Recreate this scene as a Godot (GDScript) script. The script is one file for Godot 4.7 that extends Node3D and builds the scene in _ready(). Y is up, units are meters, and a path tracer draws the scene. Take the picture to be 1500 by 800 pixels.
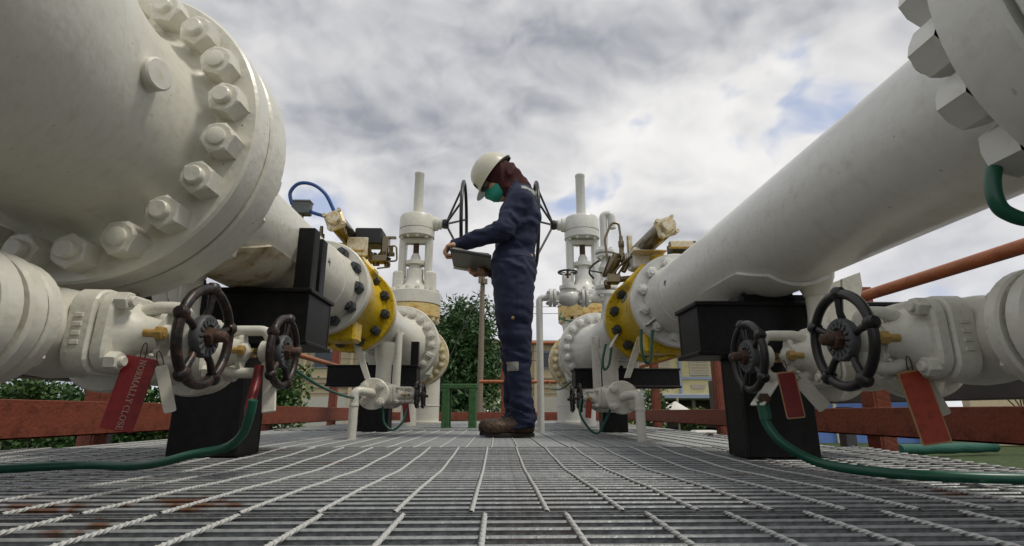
extends Node3D
# A gas metering platform: two white pipe runs, valves, a worker reading a clipboard.

var M := {}                 # materials
var taken := {}             # names in use per parent
var mesh_cache := {}

# ------------------------------------------------------------------ mesh builder
class MB:
	var v := PackedVector3Array()
	var n := PackedVector3Array()
	var c := PackedColorArray()
	var ix := PackedInt32Array()
	var col := Color.WHITE

	func vert(p: Vector3, nn: Vector3) -> int:
		v.append(p); n.append(nn); c.append(col)
		return v.size() - 1

	func face(a: int, b: int, d: int) -> void:
		if (v[b] - v[a]).cross(v[d] - v[a]).dot(n[a] + n[b] + n[d]) > 0.0:
			ix.append(a); ix.append(d); ix.append(b)
		else:
			ix.append(a); ix.append(b); ix.append(d)

	func quad(a: int, b: int, d: int, e: int) -> void:
		face(a, b, d); face(a, d, e)

	func flat(pts: Array) -> void:       # convex flat polygon, outward side guessed later by hint
		var nn: Vector3 = (pts[1] - pts[0]).cross(pts[2] - pts[0]).normalized()
		flat_n(pts, nn)

	func flat_n(pts: Array, nn: Vector3) -> void:
		var base := v.size()
		for p in pts: vert(p, nn)
		for i in range(1, pts.size() - 1): face(base, base + i, base + i + 1)

	func lathe(xf: Transform3D, prof: Array, seg: int = 32, a0: float = 0.0, a1: float = TAU) -> void:
		var m := prof.size() - 1
		var ns: Array[Vector2] = []
		for i in m:
			var d: Vector2 = prof[i + 1] - prof[i]
			ns.append(Vector2(d.y, -d.x).normalized())
		var nb := xf.basis.inverse().transposed()
		for i in m:
			if (prof[i + 1] - prof[i]).length_squared() < 1e-12: continue
			var n0 := ns[i]; var n1 := ns[i]
			if i > 0 and ns[i - 1].dot(ns[i]) > 0.78: n0 = (ns[i - 1] + ns[i]).normalized()
			if i < m - 1 and ns[i + 1].dot(ns[i]) > 0.78: n1 = (ns[i + 1] + ns[i]).normalized()
			var base := v.size()
			for j in seg + 1:
				var t := a0 + (a1 - a0) * j / seg
				var cs := cos(t); var sn := sin(t)
				vert(xf * Vector3(prof[i].x * cs, prof[i].y, prof[i].x * sn), (nb * Vector3(n0.x * cs, n0.y, n0.x * sn)).normalized())
				vert(xf * Vector3(prof[i + 1].x * cs, prof[i + 1].y, prof[i + 1].x * sn), (nb * Vector3(n1.x * cs, n1.y, n1.x * sn)).normalized())
			for j in seg:
				var a := base + j * 2
				if prof[i].x < 1e-6: face(a, a + 1, a + 3)
				elif prof[i + 1].x < 1e-6: face(a, a + 1, a + 2)
				else: quad(a, a + 1, a + 3, a + 2)

	func box(xf: Transform3D, size: Vector3, b: float = 0.0) -> void:
		var h := size * 0.5
		if b <= 0.0:
			for ax in 3:
				for s in [-1.0, 1.0]:
					var nn := Vector3.ZERO; nn[ax] = s
					var u := (ax + 1) % 3; var w := (ax + 2) % 3
					var pts := []
					for q in [[-1, -1], [1, -1], [1, 1], [-1, 1]]:
						var p := Vector3.ZERO
						p[ax] = s * h[ax]; p[u] = q[0] * h[u]; p[w] = q[1] * h[w]
						pts.append(xf * p)
					flat_n(pts, (xf.basis * nn).normalized())
			return
		b = minf(b, minf(h.x, minf(h.y, h.z)) * 0.95)
		for ax in 3:
			var u := (ax + 1) % 3; var w := (ax + 2) % 3
			for s in [-1.0, 1.0]:
				var nn := Vector3.ZERO; nn[ax] = s
				var pts := []
				for q in [[-1, -1], [1, -1], [1, 1], [-1, 1]]:
					var p := Vector3.ZERO
					p[ax] = s * h[ax]; p[u] = q[0] * (h[u] - b); p[w] = q[1] * (h[w] - b)
					pts.append(xf * p)
				flat_n(pts, (xf.basis * nn).normalized())
				for s2 in [-1.0, 1.0]:                 # edge between +-ax and +-u
					var e := []
					for q in [-1.0, 1.0]:
						var p := Vector3.ZERO
						p[ax] = s * h[ax]; p[u] = s2 * (h[u] - b); p[w] = q * (h[w] - b); e.append(xf * p)
					for q in [1.0, -1.0]:
						var p := Vector3.ZERO
						p[ax] = s * (h[ax] - b); p[u] = s2 * h[u]; p[w] = q * (h[w] - b); e.append(xf * p)
					var en := Vector3.ZERO; en[ax] = s; en[u] = s2
					flat_n(e, (xf.basis * en).normalized())
		for sx in [-1.0, 1.0]:
			for sy in [-1.0, 1.0]:
				for sz in [-1.0, 1.0]:
					flat_n([xf * Vector3(sx * h.x, sy * (h.y - b), sz * (h.z - b)), xf * Vector3(sx * (h.x - b), sy * h.y, sz * (h.z - b)), xf * Vector3(sx * (h.x - b), sy * (h.y - b), sz * h.z)], (xf.basis * Vector3(sx, sy, sz)).normalized())

	# polygon in local XZ (Vector2 x,z), extruded along local +Y, edges chamfered by b
	func prism(xf: Transform3D, poly: PackedVector2Array, h: float, b: float = 0.0) -> void:
		var m := poly.size()
		var area := 0.0
		for i in m: area += poly[i].cross(poly[(i + 1) % m])
		if area < 0.0:
			poly = poly.duplicate(); poly.reverse()
		var inset := PackedVector2Array()
		var en: Array[Vector2] = []
		for i in m:
			var d := (poly[(i + 1) % m] - poly[i]).normalized()
			en.append(Vector2(d.y, -d.x))
		for i in m:
			var k := en[i] + en[(i + m - 1) % m]
			k = k / maxf(0.35, k.length_squared()) * 2.0
			inset.append(poly[i] - k * b)
		var tri := Geometry2D.triangulate_polygon(inset)
		for s in [0, 1]:
			var nn := (xf.basis * Vector3(0, 1 if s else -1, 0)).normalized()
			var base := v.size()
			for p in inset: vert(xf * Vector3(p.x, h * s, p.y), nn)
			for t in range(0, tri.size(), 3): face(base + tri[t], base + tri[t + 1], base + tri[t + 2])
		for i in m:
			var j := (i + 1) % m
			var e3 := Vector3(en[i].x, 0, en[i].y)
			var na := e3; var nbv := e3
			if en[i].dot(en[(i + m - 1) % m]) > 0.8: na = Vector3(en[i].x + en[(i + m - 1) % m].x, 0, en[i].y + en[(i + m - 1) % m].y)
			if en[i].dot(en[j]) > 0.8: nbv = Vector3(en[i].x + en[j].x, 0, en[i].y + en[j].y)
			na = (xf.basis * na).normalized(); nbv = (xf.basis * nbv).normalized()
			var q0 := vert(xf * Vector3(poly[i].x, b, poly[i].y), na)
			var q1 := vert(xf * Vector3(poly[j].x, b, poly[j].y), nbv)
			var q2 := vert(xf * Vector3(poly[j].x, h - b, poly[j].y), nbv)
			var q3 := vert(xf * Vector3(poly[i].x, h - b, poly[i].y), na)
			quad(q0, q1, q2, q3)
			if b > 0.0:
				for s in [0, 1]:
					var nn := (xf.basis * (e3 + Vector3(0, 1 if s else -1, 0))).normalized()
					var y0 := h - b if s else b
					flat_n([xf * Vector3(poly[i].x, y0, poly[i].y), xf * Vector3(poly[j].x, y0, poly[j].y), xf * Vector3(inset[j].x, h * s, inset[j].y), xf * Vector3(inset[i].x, h * s, inset[i].y)], nn)

	func tube(pts: Array, rad, seg: int = 10, closed: bool = false, squash: float = 1.0) -> void:
		var m := pts.size()
		var up := Vector3.UP
		var d0: Vector3 = (pts[1] - pts[0]).normalized()
		if absf(d0.dot(up)) > 0.9: up = Vector3.RIGHT
		var base := v.size()
		for i in m:
			var a: Vector3 = pts[(i - 1 + m) % m] if (closed or i > 0) else pts[0]
			var b: Vector3 = pts[(i + 1) % m] if (closed or i < m - 1) else pts[m - 1]
			var d := (b - a).normalized()
			var x := up.cross(d).normalized()
			up = d.cross(x).normalized()
			var r: float = rad[i] if rad is Array else rad
			for j in seg + 1:
				var t := TAU * j / seg
				var q := x * cos(t) + up * sin(t) * squash
				vert(pts[i] + q * r, q.normalized())
		var w := seg + 1
		for i in (m if closed else m - 1):
			var k := (i + 1) % m
			for j in seg: quad(base + i * w + j, base + i * w + j + 1, base + k * w + j + 1, base + k * w + j)
		if not closed:
			for e in [0, m - 1]:
				var nn: Vector3 = ((pts[0] - pts[1]) if e == 0 else (pts[m - 1] - pts[m - 2])).normalized()
				var fan := []
				for j in seg: fan.append(v[base + e * w + j])
				flat_n(fan, nn)

	func nut(xf: Transform3D, af: float, h: float) -> void:
		var ro := af * 0.57735; var ch := af * 0.07; var ri := af * 0.475
		var top := []
		for k in 12: top.append(xf * Vector3(cos(TAU * k / 12) * ri, h, sin(TAU * k / 12) * ri))
		flat_n(top, xf.basis.y.normalized())
		for k in 6:
			var t0 := TAU * k / 6; var t1 := TAU * (k + 1) / 6
			var a := Vector3(cos(t0) * ro, 0, sin(t0) * ro); var b := Vector3(cos(t1) * ro, 0, sin(t1) * ro)
			var mid := (a + b) * 0.5
			var hy := Vector3(0, h - ch, 0); var hm := Vector3(0, h - ch * 0.25, 0)
			flat_n([xf * a, xf * b, xf * (b + hy), xf * (mid + hm), xf * (a + hy)], (xf.basis * mid).normalized())
			var nn := (xf.basis * (mid.normalized() + Vector3(0, 1.7, 0))).normalized()
			flat_n([xf * (a + hy), xf * (mid + hm), top[2 * k + 1], top[2 * k]], nn)
			flat_n([xf * (mid + hm), xf * (b + hy), top[(2 * k + 2) % 12], top[2 * k + 1]], nn)

	func mesh() -> ArrayMesh:
		var arr := []
		arr.resize(Mesh.ARRAY_MAX)
		arr[Mesh.ARRAY_VERTEX] = v; arr[Mesh.ARRAY_NORMAL] = n; arr[Mesh.ARRAY_COLOR] = c; arr[Mesh.ARRAY_INDEX] = ix
		var am := ArrayMesh.new()
		am.add_surface_from_arrays(Mesh.PRIMITIVE_TRIANGLES, arr)
		return am

# ------------------------------------------------------------------ small helpers
func V(x: float, y: float, z: float) -> Vector3: return Vector3(x, y, z)
func T(p: Vector3) -> Transform3D: return Transform3D(Basis.IDENTITY, p)
func ax(p: Vector3, d: Vector3, roll: float = 0.0) -> Transform3D:      # local Y along d
	var y := d.normalized()
	var ref := Vector3.UP if absf(y.y) < 0.95 else Vector3.FORWARD
	var x := ref.cross(y).normalized()
	var z := x.cross(y).normalized()
	return Transform3D(Basis(x, y, z) * Basis(Vector3.UP, roll), p)
func P(a: Array) -> Array:                                              # flat number list -> profile points (r, y)
	var o := []
	for i in range(0, a.size(), 2): o.append(Vector2(a[i], a[i + 1]))
	return o
func disc(r: float, h: float, b: float = 0.003, hole: float = 0.0) -> Array:
	return P([hole, 0, r - b, 0, r, b, r, h - b, r - b, h, hole, h])
func rect(w: float, h: float, r: float, k: int = 3) -> PackedVector2Array:   # rounded rectangle
	var o := PackedVector2Array()
	for q in 4:
		var cx := (w / 2 - r) * (1 if q == 0 or q == 3 else -1); var cy := (h / 2 - r) * (1 if q < 2 else -1)
		for i in k + 1:
			var t := PI / 2 * (q + float(i) / k)
			o.append(Vector2(cx + cos(t) * r, cy + sin(t) * r))
	return o
func spline(pts: Array, per: int = 6) -> Array:
	var o := []
	for i in pts.size() - 1:
		var a: Vector3 = pts[maxi(i - 1, 0)]; var b: Vector3 = pts[i]; var c: Vector3 = pts[i + 1]; var d: Vector3 = pts[mini(i + 2, pts.size() - 1)]
		for k in per: o.append(b.cubic_interpolate(c, a, d, float(k) / per))
	o.append(pts[pts.size() - 1])
	return o
func bend(pts: Array, r: float, per: int = 5) -> Array:                 # polyline with rounded corners
	var o := [pts[0]]
	for i in range(1, pts.size() - 1):
		var p: Vector3 = pts[i]
		var a: Vector3 = (pts[i - 1] - p); var b: Vector3 = (pts[i + 1] - p)
		var q := minf(r, minf(a.length(), b.length()) * 0.49)
		var s := p + a.normalized() * q; var e := p + b.normalized() * q
		for k in per + 1:
			var t := float(k) / per
			o.append(s.lerp(p, t).lerp(p.lerp(e, t), t))
	o.append(pts[pts.size() - 1])
	return o
func free_name(parent: Node, called: String) -> String:
	var key := str(parent.get_instance_id()) + called
	var k: int = taken.get(key, 0)
	taken[key] = k + 1
	return called if k == 0 else "%s_%03d" % [called, k]
func thing(called: String, label: String, category: String, at: Vector3 = Vector3.ZERO, group: String = "") -> Node3D:
	var o := Node3D.new()
	o.name = free_name(self, called); add_child(o, true)
	o.position = at
	tag(o, label, category, group)
	return o
func tag(o: Node, label: String, category: String, group: String = "") -> Node:
	o.set_meta("label", label); o.set_meta("category", category)
	if group: o.set_meta("group", group)
	return o
func put(parent: Node3D, called: String, m, mat: Material, xf: Transform3D = Transform3D.IDENTITY) -> MeshInstance3D:   # xf is in world space
	var o := MeshInstance3D.new()
	o.mesh = m.mesh() if m is MB else m
	o.material_override = mat
	o.name = free_name(parent, called)
	parent.add_child(o, true)
	o.global_transform = xf
	return o
func struct(called: String, m, mat: Material) -> MeshInstance3D:
	var o := put(self, called, m, mat)
	o.set_meta("kind", "structure")
	return o

# ------------------------------------------------------------------ materials
func fbm(seed_: int, freq: float, oct: int = 4, kind: int = FastNoiseLite.TYPE_SIMPLEX_SMOOTH) -> FastNoiseLite:
	var f := FastNoiseLite.new()
	f.seed = seed_; f.frequency = freq; f.noise_type = kind
	f.fractal_type = FastNoiseLite.FRACTAL_FBM; f.fractal_octaves = oct
	return f
func ramp_tex(size: int, noise: FastNoiseLite, stops: Array, fine: FastNoiseLite = null, fine_amp: float = 0.0, specks: FastNoiseLite = null, speck_color: Color = Color.BLACK, speck_from: float = 0.8) -> ImageTexture:
	# stops: [offset, sRGB colour] pairs
	var g := Gradient.new()
	var offs := PackedFloat32Array(); var cols := PackedColorArray()
	for s in stops: offs.append(s[0]); cols.append(s[1])
	g.offsets = offs; g.colors = cols
	var a := noise.get_seamless_image(size, size)
	var b: Image = fine.get_seamless_image(size, size) if fine else null
	var sp: Image = specks.get_seamless_image(size, size) if specks else null
	var img := Image.create(size, size, false, Image.FORMAT_RGB8)
	for y in size:
		for x in size:
			var t := a.get_pixel(x, y).r
			if b: t += (b.get_pixel(x, y).r - 0.5) * fine_amp
			var c := g.sample(clampf(t, 0, 1))
			if sp: c = c.lerp(speck_color, smoothstep(speck_from, speck_from + 0.05, sp.get_pixel(x, y).r))
			img.set_pixel(x, y, c)
	return ImageTexture.create_from_image(img)
func bump_tex(size: int, noise: FastNoiseLite, strength: float) -> ImageTexture:
	var a := noise.get_seamless_image(size, size)
	a.convert(Image.FORMAT_RGBA8)
	a.bump_map_to_normal_map(strength)
	return ImageTexture.create_from_image(a)
func mat(lin: Color, rough: float = 0.5, metal: float = 0.0, tex: Texture2D = null, nrm: Texture2D = null, scale: float = 1.0, nscale: float = 0.5) -> StandardMaterial3D:
	var m := StandardMaterial3D.new()
	m.albedo_color = lin.linear_to_srgb()
	m.roughness = rough; m.metallic = metal
	m.vertex_color_use_as_albedo = true
	if tex or nrm:
		m.uv1_triplanar = true
		m.uv1_scale = Vector3.ONE * scale
	if tex: m.albedo_texture = tex
	if nrm:
		m.normal_enabled = true; m.normal_texture = nrm; m.normal_scale = nscale
	return m
func L(r: float, g: float, b: float) -> Color: return Color(r, g, b)
func make_materials() -> void:
	var grey := func(k): return Color(k, k, k)
	var grime := ramp_tex(512, fbm(3, 0.02, 5), [[0.0, Color(0.92, 0.905, 0.865)], [0.3, Color(0.975, 0.97, 0.96)], [0.5, Color(1, 1, 1)], [1.0, Color(0.985, 0.985, 0.98)]], fbm(8, 0.15, 2), 0.14, fbm(9, 0.045, 2), Color(0.55, 0.45, 0.33), 0.90)
	var dirty := ramp_tex(256, fbm(13, 0.018, 5), [[0.0, Color(0.62, 0.42, 0.2)], [0.25, Color(0.85, 0.7, 0.45)], [0.42, Color(0.96, 0.93, 0.85)], [1.0, Color(1, 1, 1)]], fbm(18, 0.12, 3), 0.3)
	var faint := ramp_tex(256, fbm(15, 0.018, 4), [[0.0, Color(0.88, 0.76, 0.55)], [0.35, Color(0.96, 0.92, 0.82)], [0.6, Color(1, 1, 1)]])
	var peel := bump_tex(256, fbm(21, 0.09, 3), 3.0)
	var coarse := bump_tex(256, fbm(23, 0.035, 5), 6.0)
	M.paint = mat(L(0.68, 0.665, 0.585), 0.33, 0, grime, peel, 2.0, 0.12)
	M.paint2 = mat(L(0.68, 0.68, 0.64), 0.28, 0, grime, peel, 2.0, 0.10)
	M.cast = mat(L(0.68, 0.665, 0.585), 0.42, 0, grime, coarse, 6.0, 0.16)
	M.castbig = mat(L(0.68, 0.665, 0.585), 0.36, 0, grime, coarse, 3.0, 0.10)
	M.stained = mat(L(0.72, 0.67, 0.50), 0.5, 0, faint, coarse, 5.0, 0.15)
	M.rustpaint = mat(L(0.74, 0.60, 0.29), 0.6, 0, dirty, coarse, 2.4, 0.2)
	M.streaked = mat(L(0.64, 0.61, 0.52), 0.45, 0, ramp_tex(256, fbm(29, 0.014, 5), [[0.0, Color(0.45, 0.33, 0.2)], [0.25, Color(0.72, 0.6, 0.43)], [0.42, Color(0.95, 0.92, 0.85)], [1.0, Color(1, 1, 1)]], fbm(31, 0.1, 3), 0.25), peel, 2.6, 0.12)
	var ytex := ramp_tex(256, fbm(41, 0.03, 5), [[0.0, Color(0.6, 0.5, 0.35)], [0.3, Color(0.92, 0.9, 0.85)], [1.0, Color(1, 1, 1)]], fbm(42, 0.2, 2), 0.2)
	M.yellow = mat(L(0.72, 0.51, 0.012), 0.36, 0, ytex, coarse, 5.0, 0.12)
	M.black = mat(L(0.026, 0.026, 0.027), 0.42, 0, ramp_tex(256, fbm(44, 0.03, 5), [[0.0, grey.call(0.54)], [0.5, grey.call(0.60)], [0.85, grey.call(0.70)]], fbm(45, 0.2, 2), 0.2, fbm(46, 0.06, 3), Color(1.0, 0.93, 0.82), 0.88), peel, 3.0, 0.05)
	M.black.metallic_specular = 0.3
	M.wheelblack = mat(L(0.011, 0.010, 0.010), 0.34, 0, null, coarse, 18.0, 0.2)
	var rusttex := ramp_tex(256, fbm(51, 0.03, 5), [[0.0, Color(0.09, 0.075, 0.075)], [0.56, Color(0.115, 0.09, 0.085)], [0.68, Color(0.20, 0.13, 0.10)], [0.82, Color(0.36, 0.22, 0.14)], [1.0, Color(0.48, 0.32, 0.21)]], fbm(52, 0.2, 3), 0.3)
	var oxtex0 := ramp_tex(128, fbm(55, 0.05, 4), [[0.0, Color(0.55, 0.5, 0.5)], [0.5, Color(0.95, 0.9, 0.85)], [1.0, Color(1, 1, 1)]])
	M.wheelrust = mat(L(1, 1, 1), 0.4, 0, rusttex, coarse, 7.0, 0.3)
	M.rust = mat(L(0.085, 0.048, 0.032), 0.75, 0, oxtex0, coarse, 12.0, 0.4)
	M.brass = mat(L(0.50, 0.34, 0.12), 0.45, 0.3, faint, coarse, 9.0, 0.3)
	M.bolt = mat(L(0.055, 0.06, 0.066), 0.5, 0.35, grime, coarse, 14.0, 0.7)
	M.steel = mat(L(0.20, 0.165, 0.105), 0.26, 0.9, grime, peel, 6.0, 0.1)
	M.nickel = mat(L(0.66, 0.60, 0.46), 0.34, 0.6, faint, peel, 8.0, 0.15)
	M.darkbox = mat(L(0.015, 0.015, 0.016), 0.5)
	M.galv = mat(L(0.40, 0.42, 0.425), 0.45, 0.3, ramp_tex(256, fbm(61, 0.05, 4, FastNoiseLite.TYPE_CELLULAR), [[0.0, grey.call(0.75)], [0.5, grey.call(0.9)], [1.0, grey.call(1.0)]], fbm(62, 0.03, 3), 0.5), peel, 5.0, 0.4)
	M.rod = mat(L(0.56, 0.57, 0.56), 0.5, 0.1, grime, coarse, 9.0, 0.3)
	M.duct = mat(L(0.10, 0.105, 0.11), 0.55, 0.2, ramp_tex(128, fbm(64, 0.02, 4), [[0.0, grey.call(0.8)], [1.0, grey.call(1.0)]]), null, 1.2)
	var oxtex := ramp_tex(256, fbm(71, 0.02, 5), [[0.0, Color(0.75, 0.7, 0.68)], [0.4, Color(0.95, 0.95, 0.95)], [1.0, Color(1, 1, 1)]], fbm(72, 0.15, 2), 0.25)
	M.oxide = mat(L(0.24, 0.060, 0.030), 0.55, 0, oxtex, peel, 2.0, 0.3)
	M.toe = mat(L(0.24, 0.060, 0.030), 0.55, 0, oxtex, peel, 2.0, 0.3)
	M.rail = mat(L(0.42, 0.13, 0.045), 0.45, 0, oxtex, peel, 2.0, 0.3)
	M.green = mat(L(0.055, 0.16, 0.05), 0.5, 0, oxtex, peel, 4.0, 0.3)
	M.hose = mat(L(0.012, 0.10, 0.062), 0.35, 0, grime, null, 12.0)
	M.blue = mat(L(0.03, 0.09, 0.28), 0.4)
	M.tagred = mat(L(0.21, 0.012, 0.014), 0.4, 0, oxtex, null, 9.0)
	M.tagorange = mat(L(0.40, 0.050, 0.018), 0.4, 0, oxtex, null, 9.0)
	M.tagedge = mat(L(0.42, 0.25, 0.11), 0.5)
	M.tagwhite = mat(L(0.52, 0.50, 0.43), 0.5, 0, grime, null, 12.0)
	M.print = mat(L(0.40, 0.25, 0.21), 0.5)
	M.seal = mat(L(0.02, 0.02, 0.02), 0.7)
	# worker
	var weave := bump_tex(128, fbm(81, 0.22, 2), 2.0)
	M.navy = mat(L(0.013, 0.019, 0.062), 0.85, 0, ramp_tex(128, fbm(82, 0.06, 4), [[0.0, grey.call(0.72)], [1.0, grey.call(1.0)]]), weave, 9.0, 0.5)
	M.navy.rim_enabled = true; M.navy.rim = 0.1
	M.navy_dark = mat(L(0.006, 0.008, 0.022), 0.85, 0, null, weave, 9.0, 0.5)
	M.reflect = mat(L(0.30, 0.30, 0.27), 0.5, 0, grime, weave, 9.0, 0.3)
	M.skin = mat(L(0.46, 0.27, 0.17), 0.5); M.skin.subsurf_scatter_enabled = true; M.skin.subsurf_scatter_strength = 0.1
	M.helmet = mat(L(0.60, 0.58, 0.47), 0.33, 0, grime, peel, 6.0, 0.15)
	M.scarf = mat(L(0.085, 0.017, 0.017), 0.9, 0, ramp_tex(128, fbm(85, 0.05, 4), [[0.0, Color(0.5, 0.4, 0.4)], [1.0, Color(1, 1, 1)]]), weave, 11.0, 0.8)
	M.mask = mat(L(0.03, 0.33, 0.24), 0.8, 0, null, weave, 14.0, 0.3)
	M.lens = mat(Color(0.7, 0.75, 0.75), 0.08); M.lens.albedo_color.a = 0.25; M.lens.transparency = BaseMaterial3D.TRANSPARENCY_ALPHA
	M.leather = mat(L(0.13, 0.085, 0.05), 0.6, 0, ramp_tex(256, fbm(86, 0.03, 5), [[0.0, Color(0.35, 0.3, 0.27)], [0.5, Color(0.75, 0.7, 0.65)], [1.0, Color(1, 0.95, 0.85)]], fbm(87, 0.2, 2), 0.3), coarse, 8.0, 0.7)
	M.sole = mat(L(0.03, 0.025, 0.02), 0.85, 0, null, coarse, 8.0, 0.6)
	M.board = mat(L(0.26, 0.26, 0.24), 0.4, 0.5, grime, null, 7.0)
	M.paper = mat(L(0.72, 0.71, 0.68), 0.8)
	# surroundings
	M.grass = mat(L(0.055, 0.085, 0.025), 0.95, 0, ramp_tex(256, fbm(91, 0.03, 5), [[0.0, Color(0.55, 0.5, 0.35)], [0.4, Color(0.8, 0.85, 0.6)], [1.0, Color(1, 1, 0.9)]], fbm(92, 0.2, 2), 0.5), coarse, 0.7, 1.0)
	M.pave = mat(L(0.10, 0.10, 0.09), 0.9, 0, grime, coarse, 1.2, 0.5)
	M.brick = mat(L(0.30, 0.10, 0.06), 0.85, 0, oxtex, coarse, 3.0, 0.5)
	M.bark = mat(L(0.09, 0.065, 0.045), 0.9, 0, oxtex, coarse, 5.0, 1.0)
	M.pole = mat(L(0.26, 0.22, 0.16), 0.85, 0, oxtex, coarse, 5.0, 0.8)
	for k in 3:
		var lf := mat([L(0.04, 0.10, 0.022), L(0.06, 0.125, 0.028), L(0.085, 0.14, 0.04)][k], 0.6)
		lf.backlight_enabled = true; lf.backlight = Color(0.25, 0.3, 0.1)
		M["leaf%d" % k] = lf
	M.petal = mat(L(0.7, 0.68, 0.6), 0.8)
	M.cream = mat(L(0.60, 0.50, 0.33), 0.8, 0, grime, null, 0.5)
	M.yellowwall = mat(L(0.66, 0.58, 0.30), 0.8, 0, grime, null, 0.4)
	M.siding = mat(L(0.42, 0.37, 0.30), 0.7, 0, grime, null, 0.6)
	M.trim = mat(L(0.30, 0.35, 0.45), 0.6, 0, grime, null, 0.6)
	M.shutter = mat(L(0.52, 0.50, 0.44), 0.6, 0, grime, null, 0.8)
	M.glass = mat(L(0.05, 0.06, 0.07), 0.1)
	M.dark = mat(L(0.03, 0.03, 0.028), 0.9)
	M.canvas = mat(L(0.62, 0.60, 0.55), 0.8)
	M.bluesheet = mat(L(0.12, 0.22, 0.55), 0.6, 0, grime, null, 0.8)
	M.enclosure = mat(L(0.10, 0.115, 0.115), 0.5, 0.1, grime, peel, 2.0, 0.2)
	M.net = mat(L(0.01, 0.10, 0.07), 0.7, 0, oxtex, coarse, 3.0, 1.0)
	M.wire = mat(L(0.05, 0.05, 0.05), 0.6)

# ------------------------------------------------------------------ sky
func cloud(n1: FastNoiseLite, n5: FastNoiseLite, x: float, y: float, z: float) -> float:
	return n1.get_noise_3d(x, y, z) * 1.15 - (n5.get_noise_3d(x * 2.4, y * 2.4, z * 2.4) + 0.45) * 0.42
func make_sky() -> ImageTexture:
	var W := 4096; var H := 2048
	var data := PackedByteArray(); data.resize(W * H * 3)
	var n1 := fbm(101, 1.0, 6); var n2 := fbm(202, 1.0, 3); var n3 := fbm(303, 1.0, 3)
	n1.fractal_gain = 0.46; n2.fractal_gain = 0.40
	var n5 := fbm(505, 1.0, 4, FastNoiseLite.TYPE_CELLULAR)
	n5.cellular_return_type = FastNoiseLite.RETURN_DISTANCE; n5.fractal_gain = 0.5
	var below := [96, 98, 92]
	for j in H:
		var th := (j + 0.5) / H * PI
		var y := cos(th); var s := sin(th)
		if y < -0.03:
			for i in W:
				var o := (j * W + i) * 3
				data[o] = below[0]; data[o + 1] = below[1]; data[o + 2] = below[2]
			continue
		var yy := maxf(y, 0.0)
		var el := rad_to_deg(asin(clampf(y, -1, 1)))
		var cov := lerpf(0.20, 0.50, smoothstep(7.0, 21.0, el)) + 0.28 * smoothstep(20.0, 34.0, el)
		var veil := lerpf(0.80, 1.0, smoothstep(6.0, 20.0, el))
		var hz := clampf(yy / 0.65, 0, 1)
		var blue := Vector3(0.49, 0.53, 0.65).lerp(Vector3(0.31, 0.39, 0.57), pow(hz, 0.8))
		var coarse_row := j % 4 != 0
		for i in W:
			var ph := (i + 0.5) / W * TAU
			var az := ph if ph < PI else ph - TAU
			# the finest detail only where the lens looks; every 4th pixel elsewhere
			if absf(az) > 0.85 or el > 46.0:
				if coarse_row:
					var o4 := ((j - j % 4) * W + i) * 3; var o5 := (j * W + i) * 3
					data[o5] = data[o4]; data[o5 + 1] = data[o4 + 1]; data[o5 + 2] = data[o4 + 2]
					continue
				if i % 4 != 0:
					var o6 := (j * W + i) * 3
					data[o6] = data[o6 - 3]; data[o6 + 1] = data[o6 - 2]; data[o6 + 2] = data[o6 - 1]
					continue
			var ad := rad_to_deg(az)
			var x := sin(ph) * s; var z := -cos(ph) * s
			var vy := y * 1.45
			var wx := n3.get_noise_3d(x * 4.0, vy * 4.0, z * 4.0) * 0.10
			var qx := x * 2.2 + wx; var qy := vy * 2.2 - wx; var qz := z * 2.2 + 4.0
			var hole := 0.30 * exp(-pow((ad - 8.5) / 2.5, 2.0) - pow((el - 21.5) / 1.6, 2.0)) + 0.62 * exp(-pow((ad - 0.5) / 2.6, 2.0) - pow((el - 41.5) / 2.0, 2.0)) + 0.50 * exp(-pow((ad - 4.5) / 2.0, 2.0) - pow((el - 30.5) / 1.3, 2.0)) + 0.25 * exp(-pow((ad - 38.0) / 9.0, 2.0) - pow((el - 11.0) / 6.0, 2.0))
			var k := cov - hole + 0.40 * exp(-pow((ad - 14.0) / 13.0, 2.0) - pow((el - 14.0) / 6.0, 2.0))
			var d := cloud(n1, n5, qx, qy, qz) + k
			var up1 := cloud(n1, n5, qx + 0.02, qy + 0.05, qz) + k
			var up2 := cloud(n1, n5, qx + 0.07, qy + 0.17, qz) + k
			var g := n2.get_noise_3d(x * 1.6 + 3.1, vy * 1.6, z * 1.6 + 1.7)
			var dens := smoothstep(-0.06, 0.17, d) * veil
			var thick := clampf(up1, 0.0, 1.2) * 0.9 + clampf(up2, 0.0, 1.2) * 0.6
			# broad grey cloud bases of this sky, in bearing and height above the horizon (degrees)
			var dark := 0.36 * exp(-pow((ad + 19.0) / 12.0, 2.0) - pow((el - 27.0) / 6.0, 2.0))
			dark += 0.26 * exp(-pow((ad - 28.0) / 8.0, 2.0) - pow((el - 44.0) / 9.0, 2.0))
			dark += 0.12 * exp(-pow((ad - 18.0) / 9.0, 2.0) - pow((el - 19.0) / 4.0, 2.0))
			var lit := clampf(1.45 * exp(-1.05 * thick) + 1.6 * (d - up1) + 0.40 * g + 0.14 - dark, 0.0, 1.8)
			lit = lit * (1.0 - 0.24 * lit)
			var cl := Vector3(0.29, 0.305, 0.345).lerp(Vector3(0.76, 0.75, 0.74), lit)
			var c := blue.lerp(cl, dens)
			var o := (j * W + i) * 3
			data[o] = int(255.0 * pow(clampf(c.x, 0, 1), 1.0 / 2.2)); data[o + 1] = int(255.0 * pow(clampf(c.y, 0, 1), 1.0 / 2.2)); data[o + 2] = int(255.0 * pow(clampf(c.z, 0, 1), 1.0 / 2.2))
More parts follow.
